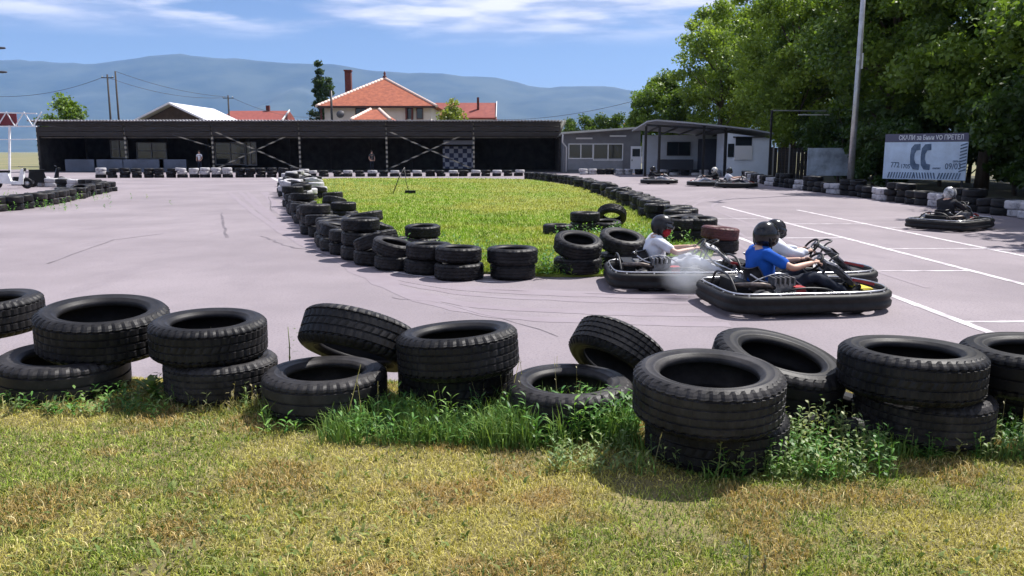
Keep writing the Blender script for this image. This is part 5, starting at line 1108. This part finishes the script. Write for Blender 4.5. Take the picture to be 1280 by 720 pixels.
# nearest: blue shirt
kb = G(990, 383); kw_ = G(850, 356); kc = Vector((kb.x + .48, kb.y + 1.45, 0)); KS = .92
driven(True, 'black go-kart with yellow nose deck driven by the blue-shirted driver', (kb.x, kb.y, .004), 6, label='driver in royal blue T-shirt and glossy black helmet gripping the wheel', shirt=M_blue, trousers=M_jeans, skinm=M_skin, helmet_m=M_helm, look=R(25), lean=-.02)
driven(False, 'smoking black go-kart driven by the white-shirted driver with red scarf', (kw_.x, kw_.y, .004), -2, label='driver in white T-shirt with red face scarf and dark helmet', shirt=M_wshirt, trousers=M_lj, skinm=M_skin, helmet_m=mat('scuffed_dark_helmet', (.012, .012, .015), .3, .4, 14, spec=.35), mask=M_redc, look=R(-12), lean=.06, shoes=M_shoe, trim=M_wpl, ds=.88)
driven(False, 'go-kart mostly hidden behind the blue-shirted driver', (kc.x, kc.y, .004), 4, label='driver in white shirt crouching forward, mostly hidden behind the blue shirt', shirt=M_wshirt, trousers=M_blk, skinm=M_skin, helmet_m=M_helm, lean=.04, sleeve=1.2, bigger=1.35, trim=M_blackm, ds=.83)
p = G(1190, 286); driven(False, 'black go-kart crossing the bay line in front of the banner', (p.x, p.y, .004), 36, label='driver in black with black and white helmet below the banner', shirt=M_blk, trousers=M_blk, skinm=M_skin, helmet_m=M_helms, lean=.10, sleeve=1.2, look=R(-150) * 0, trim=M_blackm)
p = G(823, 230); driven(False, 'lone distant go-kart in front of the canopy building', (p.x, p.y, .004), -8, label='small distant driver in dark clothes in front of the canopy', shirt=M_blk, trousers=M_lj, skinm=M_skin, helmet_m=M_helm, sleeve=1.2, trim=M_wpl)
p = G(886, 233); driven(False, 'rear go-kart of the distant pair before the white cabin', (p.x, p.y + .3, .004), 170, label='distant driver in dark shirt with cream helmet', shirt=M_blk, trousers=M_lj, skinm=M_skin, helmet_m=M_helmw, sleeve=1.2, trim=M_wpl)
p = G(918, 234.5); driven(False, 'front go-kart of the distant pair before the white cabin', (p.x, p.y - .2, .004), -12, label='distant driver in white shirt and black helmet', shirt=M_wshirt, trousers=M_jeans, skinm=M_skin, helmet_m=M_helm, sleeve=.5, trim=M_yel)
p = G(1362, 309); driven(False, 'go-kart just entering at the photo edge', (p.x - .0, p.y, .004), 175, label='driver in black entering at the photo edge', shirt=M_blk, trousers=M_blk, skinm=M_skin, helmet_m=M_helm, sleeve=1.2, trim=M_blackm)

def standing(label, loc, ang, shirt, trousers, hair):
    r = empty('person', loc, R(ang)); tag(r, label, 'person', 'people standing in the shed')
    V, E, Rd = [], [], []
    def add(p, rad, par=None):
        V.append(tuple(p)); Rd.append(rad); i = len(V) - 1
        if par is not None: E.append((par, i))
        return i
    def chain(par, ps): 
        for p_, r_ in ps: par = add(p_, r_, par)
        return par
    a = add((0, 0, .95), (.15, .11)); c = chain(a, [((0, 0, 1.15), (.135, .10)), ((0, 0, 1.36), (.16, .11)), ((0, 0, 1.44), (.11, .08))]); chain(c, [((0, 0, 1.53), .052), ((.01, 0, 1.60), .075), ((.005, 0, 1.68), .088), ((0, 0, 1.74), .06)])
    for s in (-1, 1):
        chain(c, [((0, s * .18, 1.42), .058), ((0, s * .25, 1.13), .045), ((.14, s * .18, .95), .032), ((.20, s * .14, .92), .03)]); chain(a, [((0, s * .09, .88), .088), ((.01, s * .10, .5), .058), ((0, s * .11, .09), .04), ((.12, s * .12, .04), .036)])
    link_mesh('body', skin('body', V, E, Rd, 1), M_skin, r)
    V, E, Rd = [], [], []; a = add((0, 0, .93), (.165, .125)); c = chain(a, [((0, 0, 1.15), (.155, .12)), ((0, 0, 1.36), (.175, .125)), ((0, 0, 1.45), (.12, .09))])
    for s in (-1, 1): chain(c, [((0, s * .185, 1.42), .072), ((0, s * .22, 1.25), .062)])
    link_mesh('shirt', skin('shirt', V, E, Rd, 1), shirt, r)
    V, E, Rd = [], [], []; a = add((0, 0, .93), (.16, .12))
    for s in (-1, 1): chain(a, [((0, s * .09, .85), .10), ((.01, s * .10, .5), .075), ((0, s * .11, .1), .06)])
    link_mesh('trousers', skin('trousers', V, E, Rd, 1), trousers, r)
    MB().lathe([(0, .10), (.06, .085), (.092, .03), (.096, -.02), (.085, -.05)], 12).build('hair', hair, r, (-.012, 0, 1.70)); MB().lathe([(0, .03), (.014, 0), (0, -.02)], 6).build('nose', M_skin, r, (.092, 0, 1.66))
    return r
M_hair = mat('dark_hair', (.02, .015, .012), .6)
q = AT(250, 210, 69.2); standing('person in white T-shirt standing in the shed opening', (q.x, 69.2, 0), -100, M_wshirt, M_jeans, M_hair)
q = AT(465, 210, 69.5); standing('person in dark clothes standing beside the middle shed post', (q.x, 69.5, 0), -60, cloth('grey_tee', (.07, .075, .08)), M_jeans, M_hair)

# ------------------------------------------------------------------ exhaust smoke
def smoke():
    m = bpy.data.materials.new('exhaust_smoke'); m.use_nodes = True; nt = m.node_tree; n = nt.nodes; L = nt.links; n.remove(n['Principled BSDF'])
    v = n.new('ShaderNodeVolumePrincipled'); v.inputs['Color'].default_value = (.86, .90, .97, 1); tc = n.new('ShaderNodeTexCoord')
    ln = n.new('ShaderNodeVectorMath'); ln.operation = 'LENGTH'; L.new(tc.outputs['Object'], ln.inputs[0])
    mr = n.new('ShaderNodeMapRange'); mr.interpolation_type = 'SMOOTHSTEP'; mr.inputs['From Min'].default_value = 1.0; mr.inputs['From Max'].default_value = .1; mr.inputs['To Min'].default_value = 0; mr.inputs['To Max'].default_value = 1; L.new(ln.outputs['Value'], mr.inputs['Value'])
    no = n.new('ShaderNodeTexNoise'); no.inputs['Scale'].default_value = 1.7; no.inputs['Detail'].default_value = 4; L.new(tc.outputs['Object'], no.inputs['Vector'])
    m2 = n.new('ShaderNodeMapRange'); m2.inputs['From Min'].default_value = .34; m2.inputs['From Max'].default_value = .68; L.new(no.outputs['Fac'], m2.inputs['Value'])
    mu = n.new('ShaderNodeMath'); mu.operation = 'MULTIPLY'; L.new(mr.outputs[0], mu.inputs[0]); L.new(m2.outputs[0], mu.inputs[1]); m3 = n.new('ShaderNodeMath'); m3.operation = 'MULTIPLY'; L.new(mu.outputs[0], m3.inputs[0]); m3.inputs[1].default_value = 4.8
    L.new(m3.outputs[0], v.inputs['Density']); L.new(v.outputs[0], n['Material Output'].inputs['Volume'])
    mb = MB(); prof = [(math.sin(math.pi * k / 12), -math.cos(math.pi * k / 12)) for k in range(13)]; prof[0] = (.001, -1); prof[-1] = (.001, 1)
    mb.lathe(prof, 20); o = mb.build('exhaust_smoke', m); c = AT(862, 340, kw_.y - .86); o.location = (c.x, c.y, .32); o.scale = (.42, .30, .36); o.rotation_euler = (0, R(-18), 0)
    tag(o, 'puff of bluish white exhaust smoke between the two nearest karts', 'smoke', kind='stuff')
smoke()
